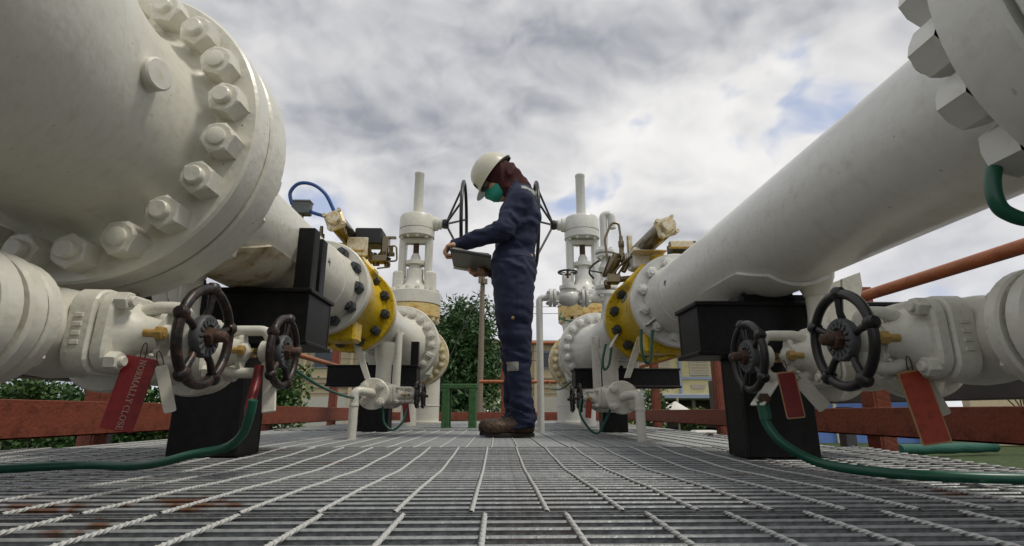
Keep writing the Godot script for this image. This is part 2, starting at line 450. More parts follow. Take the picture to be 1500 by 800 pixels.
	return ImageTexture.create_from_image(Image.create_from_data(W, H, false, Image.FORMAT_RGB8, data))

# ------------------------------------------------------------------ the scene
func _ready() -> void:
	var cam := Camera3D.new()
	cam.name = "camera"; add_child(cam)
	cam.position = Vector3(0, 0.127, 0)
	cam.rotation_degrees = Vector3(14.588, -1.5635, 0)
	cam.fov = 54.3; cam.near = 0.02; cam.far = 400.0; cam.current = true
	var env := Environment.new()
	var sky := Sky.new(); var pan := PanoramaSkyMaterial.new()
	pan.panorama = make_sky(); pan.energy_multiplier = 1.0
	sky.sky_material = pan
	env.background_mode = Environment.BG_SKY; env.sky = sky
	env.tonemap_mode = Environment.TONE_MAPPER_LINEAR; env.tonemap_exposure = 1.2
	env.sdfgi_enabled = true; env.ssao_enabled = true; env.ssil_enabled = true
	var we := WorldEnvironment.new(); we.name = "environment"; we.environment = env; add_child(we)
	var sun := DirectionalLight3D.new()
	sun.name = "sun"; add_child(sun)
	sun.look_at_from_position(Vector3(0.8, 1.6, 0.35), Vector3.ZERO)
	sun.light_energy = 0.5; sun.light_angular_distance = 12.0; sun.light_color = Color(1.0, 0.975, 0.92); sun.shadow_enabled = true

	make_materials()
	print("materials")
	make_ground()
	make_platform()
	make_guardrails()
	print("platform")
	make_mains()
	make_supports()
	print("mains")
	make_bypass()
	make_small_things()
	print("small")
	make_background()
	print("background")
	make_worker()
	print("worker")

# ------------------------------------------------------------------ ground and platform
const LEFT_EDGE := -1.62
const RIGHT_EDGE := 1.31
const GROUND := -0.6
func make_ground() -> void:
	var b := MB.new()
	var n := fbm(7, 0.15, 3)
	var k := 60
	for i in k + 1:
		for j in k + 1:
			var x := (i - k / 2.0); x = signf(x) * pow(absf(x) / 30.0, 2.2) * 150.0
			var z := (j - k / 2.0); z = signf(z) * pow(absf(z) / 30.0, 2.2) * 150.0
			b.vert(Vector3(x, GROUND + (n.get_noise_2d(x, z) * 0.04 if maxf(absf(x), absf(z)) < 40.0 else 0.0), z), Vector3.UP)
	for i in k:
		for j in k: b.quad(i * (k + 1) + j, i * (k + 1) + j + 1, (i + 1) * (k + 1) + j + 1, (i + 1) * (k + 1) + j)
	struct("ground", b, M.grass)
	var p := MB.new()
	p.box(T(V(-0.2, GROUND + 0.045, -3.4)), V(5.2, 0.03, 10.5), 0.0)
	struct("concrete_pad", p, M.pave)
	var q := MB.new()
	q.box(T(V(-6.3, GROUND + 0.07, -5.5)), V(5.0, 0.04, 1.4), 0.0)
	struct("brick_path", q, M.brick)

func sag(z: float) -> float:         # the second grating panel is bent; height of its top against distance
	if z < 0.75 or z > 1.96: return 0.0
	var xs := [0.75, 0.95, 1.15, 1.36, 1.65, 1.96]; var ys := [0.0, -0.001, -0.005, -0.009, -0.003, 0.006]
	for i in 5:
		if z <= xs[i + 1]:
			return lerpf(ys[i], ys[i + 1], smoothstep(0, 1, (z - xs[i]) / (xs[i + 1] - xs[i])))
	return 0.0

func rust_at(x: float, z: float, n: FastNoiseLite, n2: FastNoiseLite) -> float:
	var r := 0.0
	for s in [[-0.62, 0.82, 0.10, 0.06], [-0.43, 0.85, 0.07, 0.07], [-0.74, 0.73, 0.06, 0.05], [-0.47, 0.72, 0.03, 0.10], [0.75, 0.93, 0.04, 0.04], [-0.75, 1.9, 0.14, 0.06], [0.55, 1.25, 0.04, 0.03], [-0.43, 1.5, 0.06, 0.04]]:
		r = maxf(r, exp(-pow((x - s[0]) / s[2], 2.0) - pow((z - s[1]) / s[3], 2.0)))
	return 0.85 * smoothstep(0.46, 0.66, r * 0.78 + (n.get_noise_2d(x * 26.0, z * 26.0) * 0.8 + n2.get_noise_2d(x * 9, z * 9) * 0.25) * smoothstep(0.05, 0.3, r))

func make_platform() -> void:
	var pf := Node3D.new(); pf.name = "platform"; pf.set_meta("kind", "structure"); add_child(pf)
	var rn := fbm(5, 1.0, 3); var rn2 := fbm(6, 1.0, 3)
	var panels := [[-0.35, 0.735, 0.1035, -0.015, 0.0], [0.75, 1.955, 0.0995, -0.033, 0.0], [1.97, 3.95, 0.097, -0.020, -0.003], [3.965, 5.9, 0.1, 0.012, 0.001], [5.915, 7.55, 0.1, -0.03, 0.0]]
	var pi_ := 0
	for pn in panels:
		var panel := Node3D.new(); panel.name = free_name(pf, "grating_panel"); pf.add_child(panel, true)
		panel.position = V(0, 0, -pn[0])
		var z: float = pn[0] + 0.004
		var step := 0.04
		while z < pn[1] + 0.001:
			var b := MB.new()
			var xs := 260 if z < 1.05 else 90 if z < 1.6 else 24
			var y0: float = sag(z) + pn[4]
			for q in [[0.0025, 0.0, -0.0025, 0.0, Vector3.UP], [0.0025, 0.0, 0.0042, -0.0018, Vector3(0, 0.8, 0.6)], [-0.0025, 0.0, -0.0042, -0.0018, Vector3(0, 0.8, -0.6)], [0.0042, -0.0018, 0.0030, -0.004, Vector3(0, -0.3, 0.95)], [0.0030, -0.004, 0.0030, -0.05, Vector3.BACK], [-0.0042, -0.0018, -0.0030, -0.05, Vector3.FORWARD], [0.0030, -0.05, -0.0030, -0.05, Vector3.DOWN]]:
				var base := b.v.size()
				for i in xs + 1:
					var x := lerpf(LEFT_EDGE, RIGHT_EDGE, float(i) / xs)
					var rr := rust_at(x, z, rn, rn2)
					var tone := 0.93 + 0.14 * rn2.get_noise_2d(x * 3.0, z * 40.0)
					b.col = Color(tone, tone, tone).lerp(Color(0.50, 0.17, 0.045), rr)
					b.vert(Vector3(x, y0 + q[1], -z + q[0]), q[4])
					b.vert(Vector3(x, y0 + q[3], -z + q[2]), q[4])
				for i in xs: b.quad(base + 2 * i, base + 2 * i + 1, base + 2 * i + 3, base + 2 * i + 2)
			put(panel, "bearing_bar", b, M.galv)
			z += step
		# end plates
		for e in [pn[0], pn[1] - 0.001]:
			var b := MB.new(); b.col = Color(0.5, 0.5, 0.5)
			b.box(T(V((LEFT_EDGE + RIGHT_EDGE) / 2, sag(e) + pn[4] - 0.0155, -e - (0.0 if e == pn[0] else -0.002))), V(RIGHT_EDGE - LEFT_EDGE, 0.032, 0.003), 0.0)
			put(panel, "banding_bar", b, M.galv)
		# twisted cross rods: one mesh per panel, shared by all of its rods
		var rb := MB.new()
		var len_: float = pn[1] - pn[0]
		var rings := int(len_ / (0.0034 if pi_ < 2 else 0.0052 if pi_ == 2 else 0.02))
		for i in rings + 1:
			var zz: float = pn[0] + len_ * i / rings
			var tw := zz / 0.021 * TAU * 0.5
			for k in 4:
				var t := tw + TAU * k / 4
				for e in 2:
					var tt := t + TAU / 4 * e
					var rad := 0.0041
					var px := cos(tt) * (1.0 if (k + e) % 2 == 0 else 0.80); var py := sin(tt) * (1.0 if (k + e) % 2 == 0 else 0.80)
					rb.vert(Vector3(px * rad, sag(zz) + pn[4] + 0.0004 + py * rad * 0.8, -zz), Vector3(cos(t + TAU / 8), sin(t + TAU / 8), 0))
		for i in rings:
			for k in 4: rb.quad(i * 8 + k * 2, i * 8 + k * 2 + 1, (i + 1) * 8 + k * 2 + 1, (i + 1) * 8 + k * 2)
		var rm := rb.mesh()
		var x: float = pn[3] - 0.0 + ceilf((LEFT_EDGE - pn[3]) / pn[2]) * pn[2] + 0.01
		x -= 0.01
		while x < RIGHT_EDGE:
			if x > LEFT_EDGE + 0.01: put(panel, "cross_rod", rm, M.rod, T(V(x, 0, 0)))
			x += pn[2]
		pi_ += 1
	# frame under the grating
	for x in [LEFT_EDGE + 0.05, -0.75, 0.05, 0.75, RIGHT_EDGE - 0.05]:
		var b := MB.new()
		b.box(T(V(x, -0.135, -3.6)), V(0.1, 0.2, 7.9), 0.004)
		put(pf, "joist", b, M.toe)
	for x in [LEFT_EDGE + 0.05, RIGHT_EDGE - 0.05]:
		for z in [0.6, 3.4, 7.2]:
			var b := MB.new()
			b.box(T(V(x, -0.40, -z)), V(0.1, 0.33, 0.1), 0.004)
			put(pf, "leg", b, M.toe)

func make_guardrails() -> void:
	for s in [-1, 1]:
		var X: float = -1.63 if s < 0 else 1.47
		var zs: Array = [0.75, 2.4, 4.1, 5.75, 7.4] if s < 0 else [0.65, 2.2, 3.75, 5.3, 6.85]
		var side := "left" if s < 0 else "right"
		var t := thing("guardrail", "red oxide guardrail with toe plate running behind the %s white pipe" % side, "guardrail", V(X, 0, -4), "guardrails round the platform")
		for z in zs:
			var b := MB.new()
			var ph := 1.6 if s < 0 or z > 3.0 else 1.12
			b.box(T(V(X + s * 0.05, -0.48 + ph / 2, -z)), V(0.012, ph, 0.075), 0.002)
			b.box(T(V(X + s * 0.05 + s * 0.036, -0.48 + ph / 2, -z + 0.032)), V(0.06, ph, 0.012), 0.002)
			put(t, "post", b, M.oxide)
		for y in [0.575, 1.1]:
			var b := MB.new()
			b.tube([V(X, y, -0.1 if s < 0 or y < 1.0 else -3.7), V(X, y, -4.5), V(X, y, -5), V(X, y, -7.45)], 0.0215 if y < 0.6 else 0.024, 14)
			put(t, "rail", b, M.rail)
		var b := MB.new()
		var tp := 0.167 if s < 0 else 0.142
		b.box(T(V(X + s * 0.012, (tp + 0.034) / 2, -3.7)), V(0.008, tp - 0.034, 7.5), 0.002)
		b.box(T(V(X + s * 0.028, 0.038, -3.7)), V(0.04, 0.008, 7.5), 0.002)
		put(t, "toe_plate", b, M.toe)
	var t := thing("guardrail", "red oxide guardrail across the far end of the platform behind the worker", "guardrail", V(0, 0, -7.6), "guardrails round the platform")
	for x in [0.1, 1.1]:
		var b := MB.new()
		b.box(T(V(x, 0.32, -7.62)), V(0.09, 1.6, 0.075), 0.002)
		put(t, "post", b, M.oxide)
	for y in [0.53, 1.07]:
		var b := MB.new()
		b.tube([V(-0.25 if y < 1.0 else 0.1, y, -7.56), V(0.5, y, -7.56), V(1.45, y, -7.56)], 0.024, 12)
		put(t, "rail", b, M.rail)
	var b := MB.new()
	b.box(T(V(-0.07, 0.065, -7.57)), V(3.0, 0.11, 0.008), 0.002)
	put(t, "toe_plate", b, M.toe)

# ------------------------------------------------------------------ flanges and bolts
func bolt_mesh(af: float, h: float, r: float, tip: float) -> ArrayMesh:
	var key := "bolt%.4f_%.4f_%.4f_%.4f" % [af, h, r, tip]
	if not mesh_cache.has(key):
		var b := MB.new()
		b.nut(Transform3D.IDENTITY, af, h)
		b.lathe(Transform3D.IDENTITY, P([r, h * 0.9, r, h + tip * 0.8, r * 0.85, h + tip, 0, h + tip]), 16)
		mesh_cache[key] = b.mesh()
	return mesh_cache[key]
# a flange disc from c along d (thickness th), nuts on the far (+d) and near (-d) faces as asked
func flange(parent: Node3D, c: Vector3, d: Vector3, R: float, th: float, rb: float, nb: int, af: float, m: Material, nutm: Material, front: bool, back: bool, phase: float = 0.0, hole: float = 0.0, rusty: Array = []) -> MeshInstance3D:
	var b := MB.new()
	b.lathe(ax(c, d), disc(R, th, minf(0.005, th * 0.15), hole), 64 if R > 0.12 else 36)
	var f := put(parent, "flange", b, m)
	var xf := ax(c, d)
	var tall := 1.05 if nutm == M.bolt else 0.72
	var bm := bolt_mesh(af, af * tall, af * 0.30, af * 0.34 if tall > 1.0 else af * 0.22)
	var bl := bolt_mesh(af, af * tall, af * 0.30, af * 0.22 if tall > 1.0 else af * 0.12)
	var rng := RandomNumberGenerator.new(); rng.seed = int(absf(c.z) * 1000 + R * 777)
	for k in nb:
		var t := TAU * (k + phase) / nb
		var p := xf.basis * Vector3(cos(t) * rb, 0, sin(t) * rb)
		if front: put(f, "bolt", bm if k % 3 else bl, nutm, ax(c + d * th + p, d, rng.randf() * TAU))
		if back: put(f, "bolt", bl if k % 3 else bm, nutm, ax(c + p, -d, rng.randf() * TAU))
	return f
func cyl(parent: Node3D, called: String, a: Vector3, b: Vector3, r: float, m: Material, seg: int = 48) -> MeshInstance3D:
	var q := MB.new()
	var l := (b - a).length()
	q.lathe(ax(a, b - a), disc(r, l, minf(0.002, r * 0.1)), seg)
	return put(parent, called, q, m)
# wear pad: curved plate under a pipe that runs along z, corners cut
func wear_pad(parent: Node3D, c: Vector3, r: float, z0: float, z1: float, a0: float, a1: float, m: Material) -> void:
	var b := MB.new()
	var nz := 14; var na := 22; var th := 0.011
	for lay in [0, 1]:
		var base := b.v.size()
		var rr := r + (th if lay == 0 else 0.0005)
		for i in nz + 1:
			var u := float(i) / nz
			var cut := maxf(0.0, 1.0 - minf(u, 1.0 - u) / 0.22) * 0.34
			for j in na + 1:
				var t := lerpf(a0 + cut, a1 - cut, float(j) / na)
				var q := Vector3(cos(t), sin(t), 0)
				b.vert(Vector3(c.x, c.y, 0) + q * rr + Vector3(0, 0, -lerpf(z0, z1, u)), q)
		if lay == 0:
			for i in nz:
				for j in na: b.quad(base + i * (na + 1) + j, base + i * (na + 1) + j + 1, base + (i + 1) * (na + 1) + j + 1, base + (i + 1) * (na + 1) + j)
		else:
			var w := na + 1; var tot := (nz + 1) * w
			var edge := []
			for j in na + 1: edge.append(j)
			for i in range(1, nz + 1): edge.append(i * w + na)
			for j in range(na - 1, -1, -1): edge.append(nz * w + j)
			for i in range(nz - 1, 0, -1): edge.append(i * w)
			var mid := Vector3(c.x, c.y - r, -(z0 + z1) / 2)
			for k in edge.size():
				var p: int = edge[k]; var q: int = edge[(k + 1) % edge.size()]
				var pm := (b.v[p] + b.v[q]) * 0.5
				b.flat_n([b.v[p], b.v[q], b.v[base + q], b.v[base + p]], (pm - mid).normalized())
	put(parent, "wear_pad", b, m)
func weld(parent: Node3D, c: Vector3, d: Vector3, r: float, m: Material) -> void:
	var pts := []
	var xf := ax(c, d); var n := fbm(int(c.z * 100), 3.0, 2)
	for k in 72:
		var t := TAU * k / 72
		pts.append(xf * Vector3(cos(t) * r, n.get_noise_1d(k * 3.0) * 0.002, sin(t) * r))
	var b := MB.new()
	b.tube(pts, 0.0055, 6, true)
	put(parent, "weld_seam", b, m)

# ------------------------------------------------------------------ the two main pipe runs
const CL := Vector3(-0.80, 0.672, 0)
const CR := Vector3(0.83, 0.622, 0)
const NEAR := Vector3(0, 0, 1)        # towards the camera end
const FAR := Vector3(0, 0, -1)
func at(c: Vector3, z: float) -> Vector3: return Vector3(c.x, c.y, -z)

func make_mains() -> void:
	# --- big valve at the near left
	var v := thing("ball_valve", "large cream valve body with ring of bolts, filling the upper left corner", "valve", V(CL.x, 0, -0.5))
	flange(v, at(CL, 1.02), NEAR, 0.322, 0.06, 0.273, 20, 0.058, M.paint, M.paint, true, false, 0.52, 0.1)
	var b := MB.new()
	b.lathe(ax(at(CL, 0.962), NEAR), P([0.245, 0.0, 0.232, 0.006, 0.222, 0.02, 0.214, 0.045, 0.212, 0.09, 0.216, 0.14, 0.235, 0.24, 0.27, 0.36, 0.30, 0.50, 0.315, 0.66, 0.31, 0.82, 0.28, 0.98, 0.24, 1.08, 0.24, 1.2, 0.0, 1.2]), 96)
	put(v, "body", b, M.castbig)
	b = MB.new()
	var bd := V(0.98, -0.04, 0.18)
	b.lathe(ax(V(-0.585, 0.665, -0.785), bd), P([0.034, -0.02, 0.029, 0.0, 0.027, 0.012, 0.027, 0.026, 0.024, 0.029, 0.0, 0.03]), 28)
	put(v, "plug", b, M.castbig)
	b = MB.new()
	b.lathe(ax(V(-0.76, 0.52, -0.60), V(0.25, -1, 0.1)), P([0.075, -0.1, 0.07, 0.02, 0.062, 0.05, 0.05, 0.062, 0, 0.066]), 32)
	put(v, "drain_boss", b, M.castbig)
	cyl(v, "pedestal", V(-0.84, -0.03, -0.25), V(-0.84, 0.42, -0.25), 0.09, M.castbig)

	for s in [-1, 1]:
		var left: bool = s < 0
		var C: Vector3 = CL if left else CR
		var side := "left" if left else "right"
		var pm: Material = M.paint if left else M.paint2
		var R := 0.160 if left else 0.150
		# --- first spool
		var z0 := 1.03 if left else 0.475
		var sp := thing("pipe_spool", ("thick cream pipe between the huge bolted flange and the yellow valve" if left else "long thick white pipe slanting up to the upper right corner"), "pipe", at(C, (z0 + 2.35) / 2.0), "main pipe spools")
		var zf := z0 + 0.08
		flange(sp, at(C, zf), NEAR, 0.322 if left else 0.29, 0.08, 0.273 if left else 0.25, 20, 0.058 if left else 0.068, pm, pm, false, true, 0.52 if left else 0.58, 0.1)
		b = MB.new()
		b.lathe(ax(at(C, zf - 0.001), FAR), P([0.215, 0.0, 0.20, 0.012, 0.19, 0.03, R + 0.012, 0.09, R, 0.12, R, 2.17 - zf, R * 1.01, 2.19 - zf, R * 1.04, 2.25 - zf, R * 1.07, 2.31 - zf, R * 1.10, 2.352 - zf]), 96)
		put(sp, "pipe", b, pm)
		if left:
			cyl(sp, "gasket", at(C, 1.0305), at(C, 1.0195), 0.285, M.seal)
			weld(sp, at(C, 2.19), FAR, R * 1.012, pm)
			wear_pad(sp, C, R, 1.36, 1.95, PI + 0.6, TAU - 0.50, M.streaked)
		else:
			weld(sp, at(C, 2.19), FAR, R * 1.012, pm)
			wear_pad(sp, C, R, 1.40, 1.92, PI + 0.66, TAU - 0.66, pm)
		# hand-painted survey mark on the side of the pipe
		b = MB.new()
		for q in [[0.0, 0.0, 0.030, 0.2], [0.006, -0.004, 0.022, 1.1], [-0.004, 0.006, 0.02, -0.9], [0.004, 0.011, 0.014, 1.5]]:
			var t: float = (0.02 if left else PI - 0.10) + q[0] / R
			var nn := V(cos(t), sin(t), 0)
			b.box(Transform3D(ax(Vector3.ZERO, nn, q[3]).basis, at(C, (1.96 if left else 2.09) + q[1]) + nn * (R + 0.0006)), V(q[2], 0.0008, 0.0035), 0.0)
		put(sp, "paint_mark", b, M.darkbox)
		flange(sp, at(C, 2.405), NEAR, 0.218, 0.05, 0.175, 12, 0.046 if left else 0.042, pm, M.bolt if left else pm, true, false, 0.1 if left else 0.45, 0.1)
		# --- yellow valve
		var yv := thing("control_valve", "yellow valve body clamped between white flanges on the %s pipe" % side, "valve", at(C, 2.68), "yellow valves on the main pipes")
		b = MB.new()
		b.lathe(ax(at(C, 2.406), FAR), P([0.1, 0.0, 0.203, 0.0, 0.208, 0.006, 0.208, 0.105, 0.20, 0.115, 0.186, 0.14, 0.176, 0.20, 0.17, 0.30, 0.172, 0.40, 0.18, 0.44, 0.19, 0.46, 0.1, 0.46]), 72)
		put(yv, "body", b, M.yellow)
		b = MB.new()
		b.box(T(at(C, 2.50) + V(-s * 0.02, -0.185, 0)), V(0.26, 0.10, 0.13), 0.012)
		b.prism(Transform3D(Basis(V(0, 0, -1), V(1, 0, 0), V(0, 1, 0)), at(C, 2.58) + V(-0.03, -0.2, 0)), PackedVector2Array([Vector2(-0.06, -0.05), Vector2(0.20, 0.06), Vector2(0.20, 0.10), Vector2(-0.06, 0.10)]), 0.05, 0.003)
		put(yv, "foot_bracket", b, M.yellow)
		flange(yv, at(C, 2.93), NEAR, 0.236, 0.055, 0.195, 12, 0.045, M.yellow, M.bolt, true, false, 0.35, 0.1)
		b = MB.new()
		b.box(ax(at(C, 2.56) + V(-s * 0.125, 0.135, 0), V(-s * 0.7, 0.7, 0)), V(0.10, 0.10, 0.14), 0.012)
		b.lathe(ax(at(C, 2.60) + V(0, 0.16, 0), Vector3.UP), P([0.07, 0, 0.07, 0.07, 0.05, 0.075, 0.05, 0.11, 0, 0.11]), 28)
		put(yv, "actuator_neck", b, M.yellow)
		if not left:
			b = MB.new()
			b.box(ax(at(C, 2.80) + V(-0.145, 0.098, 0), V(-0.83, 0.56, 0)), V(0.05, 0.004, 0.05), 0.001)
			put(yv, "name_plate", b, M.trim)
			# casting marks, raised out of the body
			for k in 7:
				b = MB.new()
				var t := PI - 0.12 - k * 0.075
				var q := V(cos(t), sin(t), 0)
				b.box(ax(at(C, 2.66 + 0.012 * (k % 2)) + q * 0.175, q), V(0.006 + 0.004 * (k % 3), 0.006, 0.045), 0.001)
				put(yv, "casting_mark", b, M.yellow)
		# --- second spool
		var s2 := thing("pipe_spool", "white pipe spool between the %s yellow valve and the %s gate valve" % [side, side], "pipe", at(C, 3.7), "main pipe spools")
		flange(s2, at(C, 2.985), NEAR, 0.232, 0.053, 0.195, 12, 0.045, pm, M.bolt, false, false, 0.35, 0.1)
		b = MB.new()
		b.lathe(ax(at(C, 2.983), FAR), P([0.226, 0, 0.222, 0.015, 0.198, 0.05, 0.176, 0.13, 0.168, 0.2, 0.168, 1.12, 0.172, 1.2, 0.185, 1.3, 0.205, 1.38, 0.22, 1.41, 0.225, 1.425]), 72)
		put(s2, "pipe", b, pm)
		wear_pad(s2, C, 0.168, 3.45, 4.05, PI + 0.2, TAU - 0.2, pm)
		flange(s2, at(C, 4.465), NEAR, 0.312, 0.06, 0.262, 20, 0.052, pm, pm, true, false, 0.2, 0.1)
		gate_valve(C, s, side)
		# --- riser behind the gate valve
		var rs := thing("riser_pipe", "white elbow pipe dropping through the grating behind the %s gate valve" % side, "pipe", V(C.x, 0, -6.08), "riser pipes")
		b = MB.new()
		b.tube(bend([at(C, 5.56), at(C, 6.08) + V(0, -0.03, 0), V(C.x, -0.3, -6.08)], 0.26, 14), 0.162, 40)
		put(rs, "pipe", b, pm)
		cyl(rs, "collar", V(C.x, 0.001, -6.08), V(C.x, 0.022, -6.08), 0.19, pm)
		weld(rs, V(C.x, 0.19, -6.08), Vector3.UP, 0.163, pm)
		flange(rs, at(C, 5.585), NEAR, 0.30, 0.055, 0.25, 20, 0.048, M.stained, M.stained, false, true, 0.2, 0.1)
	actuator_left()
	actuator_right()
	near_elbow_right()

func near_elbow_right() -> void:
	# mating flange of the right pipe, out of frame at the top right
	var v := thing("ball_valve", "valve flange behind the bolted flange in the upper right corner", "valve", at(CR, 0.1))
	flange(v, at(CR, 0.465), NEAR, 0.29, 0.08, 0.25, 20, 0.058, M.paint2, M.paint2, true, false, 0.58, 0.1)
	var b := MB.new()
	b.lathe(ax(at(CR, 0.385), NEAR), P([0.225, 0.0, 0.21, 0.03, 0.215, 0.15, 0.28, 0.4, 0.30, 0.6, 0.28, 0.8, 0.22, 0.95, 0.0, 0.96]), 64)
	put(v, "body", b, M.castbig)
	cyl(v, "pedestal", V(CR.x, -0.03, 0.25), V(CR.x, 0.40, 0.25), 0.09, M.castbig)

func gate_valve(C: Vector3, s: int, side: String) -> void:
	var Z := 5.0
	var c := at(C, Z)
	var v := thing("gate_valve", "tall white gate valve with spoked hand wheel, %s of the worker" % side, "valve", V(C.x, 0, -Z), "gate valves behind the worker")
	var pm: Material = M.paint if s < 0 else M.paint2
	flange(v, at(C, 4.535), NEAR, 0.312, 0.065, 0.262, 20, 0.052, pm, pm, false, true, 0.2, 0.1)
	flange(v, at(C, 5.525), NEAR, 0.302, 0.06, 0.25, 20, 0.048, M.stained, M.stained, true, false, 0.2, 0.1)
	var b := MB.new()
	b.lathe(ax(at(C, 4.53), FAR), P([0.23, 0, 0.205, 0.04, 0.20, 0.12, 0.215, 0.28, 0.225, 0.47, 0.215, 0.66, 0.20, 0.82, 0.205, 0.9, 0.23, 0.95]), 48)
	b.lathe(ax(V(c.x, C.y - 0.27, c.z), Vector3.UP), P([0, 0, 0.12, 0.0, 0.19, 0.05, 0.205, 0.12, 0.205, 0.5, 0.215, 0.56, 0.215, 0.60, 0, 0.60]), 48)
	put(v, "body", b, pm)
	cyl(v, "pedestal", V(c.x, 0.0, c.z), V(c.x, C.y - 0.2, c.z), 0.07, pm)
	# bonnet
	var y0 := 0.975
	flange(v, V(c.x, y0, c.z), Vector3.UP, 0.252, 0.115, 0.222, 16, 0.05, M.rustpaint, M.stained, false, true, 0.3)
	flange(v, V(c.x, y0 + 0.119, c.z), Vector3.UP, 0.256, 0.12, 0.222, 16, 0.042, pm, pm, true, false, 0.3)
	b = MB.new()
	b.lathe(ax(V(c.x, y0 + 0.238, c.z), Vector3.UP), P([0.19, 0.0, 0.17, 0.03, 0.13, 0.06, 0.095, 0.10, 0.08, 0.16, 0.08, 0.24, 0.06, 0.25, 0.06, 0.28, 0.095, 0.285, 0.095, 0.32, 0.05, 0.33, 0.045, 0.37, 0.03, 0.40, 0, 0.40]), 36)
	put(v, "bonnet", b, pm)
	cyl(v, "stem", V(c.x, 1.55, c.z), V(c.x, 1.80, c.z), 0.028, M.rust, 18)
	var yoke := MB.new()
	for q in [-1, 1]:
		yoke.box(T(V(c.x + q * 0.125, 1.575, c.z)), V(0.07, 0.42, 0.10), 0.018)
		yoke.box(T(V(c.x + q * 0.15, 1.33, c.z)), V(0.105, 0.20, 0.15), 0.02)
		yoke.box(T(V(c.x + q * 0.15, 1.215, c.z)), V(0.075, 0.05, 0.10), 0.01)
	yoke.box(T(V(c.x, 1.745, c.z)), V(0.30, 0.06, 0.11), 0.02)
	put(v, "yoke", yoke, pm)
	for q in [-1, 1]:
		for w in [-1, 1]: put(v, "yoke_bolt", bolt_mesh(0.04, 0.03, 0.012, 0.012), pm, ax(V(c.x + q * 0.15 + w * 0.034, 1.232, c.z + 0.09), Vector3.DOWN))
	flange(v, V(c.x, 1.772, c.z), Vector3.UP, 0.172, 0.075, 0.145, 10, 0.03, pm, pm, false, true, 0.2)
	b = MB.new()
	b.lathe(ax(V(c.x, 1.849, c.z), Vector3.UP), P([0.168, 0, 0.172, 0.004, 0.172, 0.125, 0.16, 0.145, 0.12, 0.158, 0.06, 0.165, 0.052, 0.18, 0, 0.18]), 44)
	put(v, "gear_housing", b, pm)
	b = MB.new()
	b.lathe(ax(V(c.x, 2.02, c.z), Vector3.UP), P([0.047, 0, 0.047, 0.42, 0.05, 0.425, 0.05, 0.445, 0.04, 0.455, 0, 0.457]), 28)
	put(v, "stem_tube", b, pm)
	# gear shaft and dished hand wheel facing the walkway
	var d := V(-s, 0, 0)
	var hub := V(c.x - s * 0.25, 1.925, c.z)
	b = MB.new()
	b.lathe(ax(V(c.x - s * 0.13, 1.925, c.z), d), P([0.07, 0, 0.07, 0.07, 0.055, 0.08, 0.055, 0.11, 0.04, 0.115, 0.04, 0.13, 0, 0.13]), 24)
	put(v, "shaft_housing", b, pm)
	var wh := MB.new()
	wh.lathe(ax(hub, d), P([0.02, 0, 0.045, 0.0, 0.05, 0.03, 0.045, 0.06, 0.0, 0.06]), 18)
	var rim := []
	for k in 64: rim.append(hub + d * 0.21 + V(0, cos(TAU * k / 64), sin(TAU * k / 64)) * 0.42)
	wh.tube(rim, 0.017, 10, true)
	for k in 5:
		var t := TAU * (k + 0.12) / 5
		wh.tube([hub + d * 0.03, hub + d * 0.21 + V(0, cos(t), sin(t)) * 0.42], 0.011, 8)
	put(v, "hand_wheel", wh, M.wheelblack)

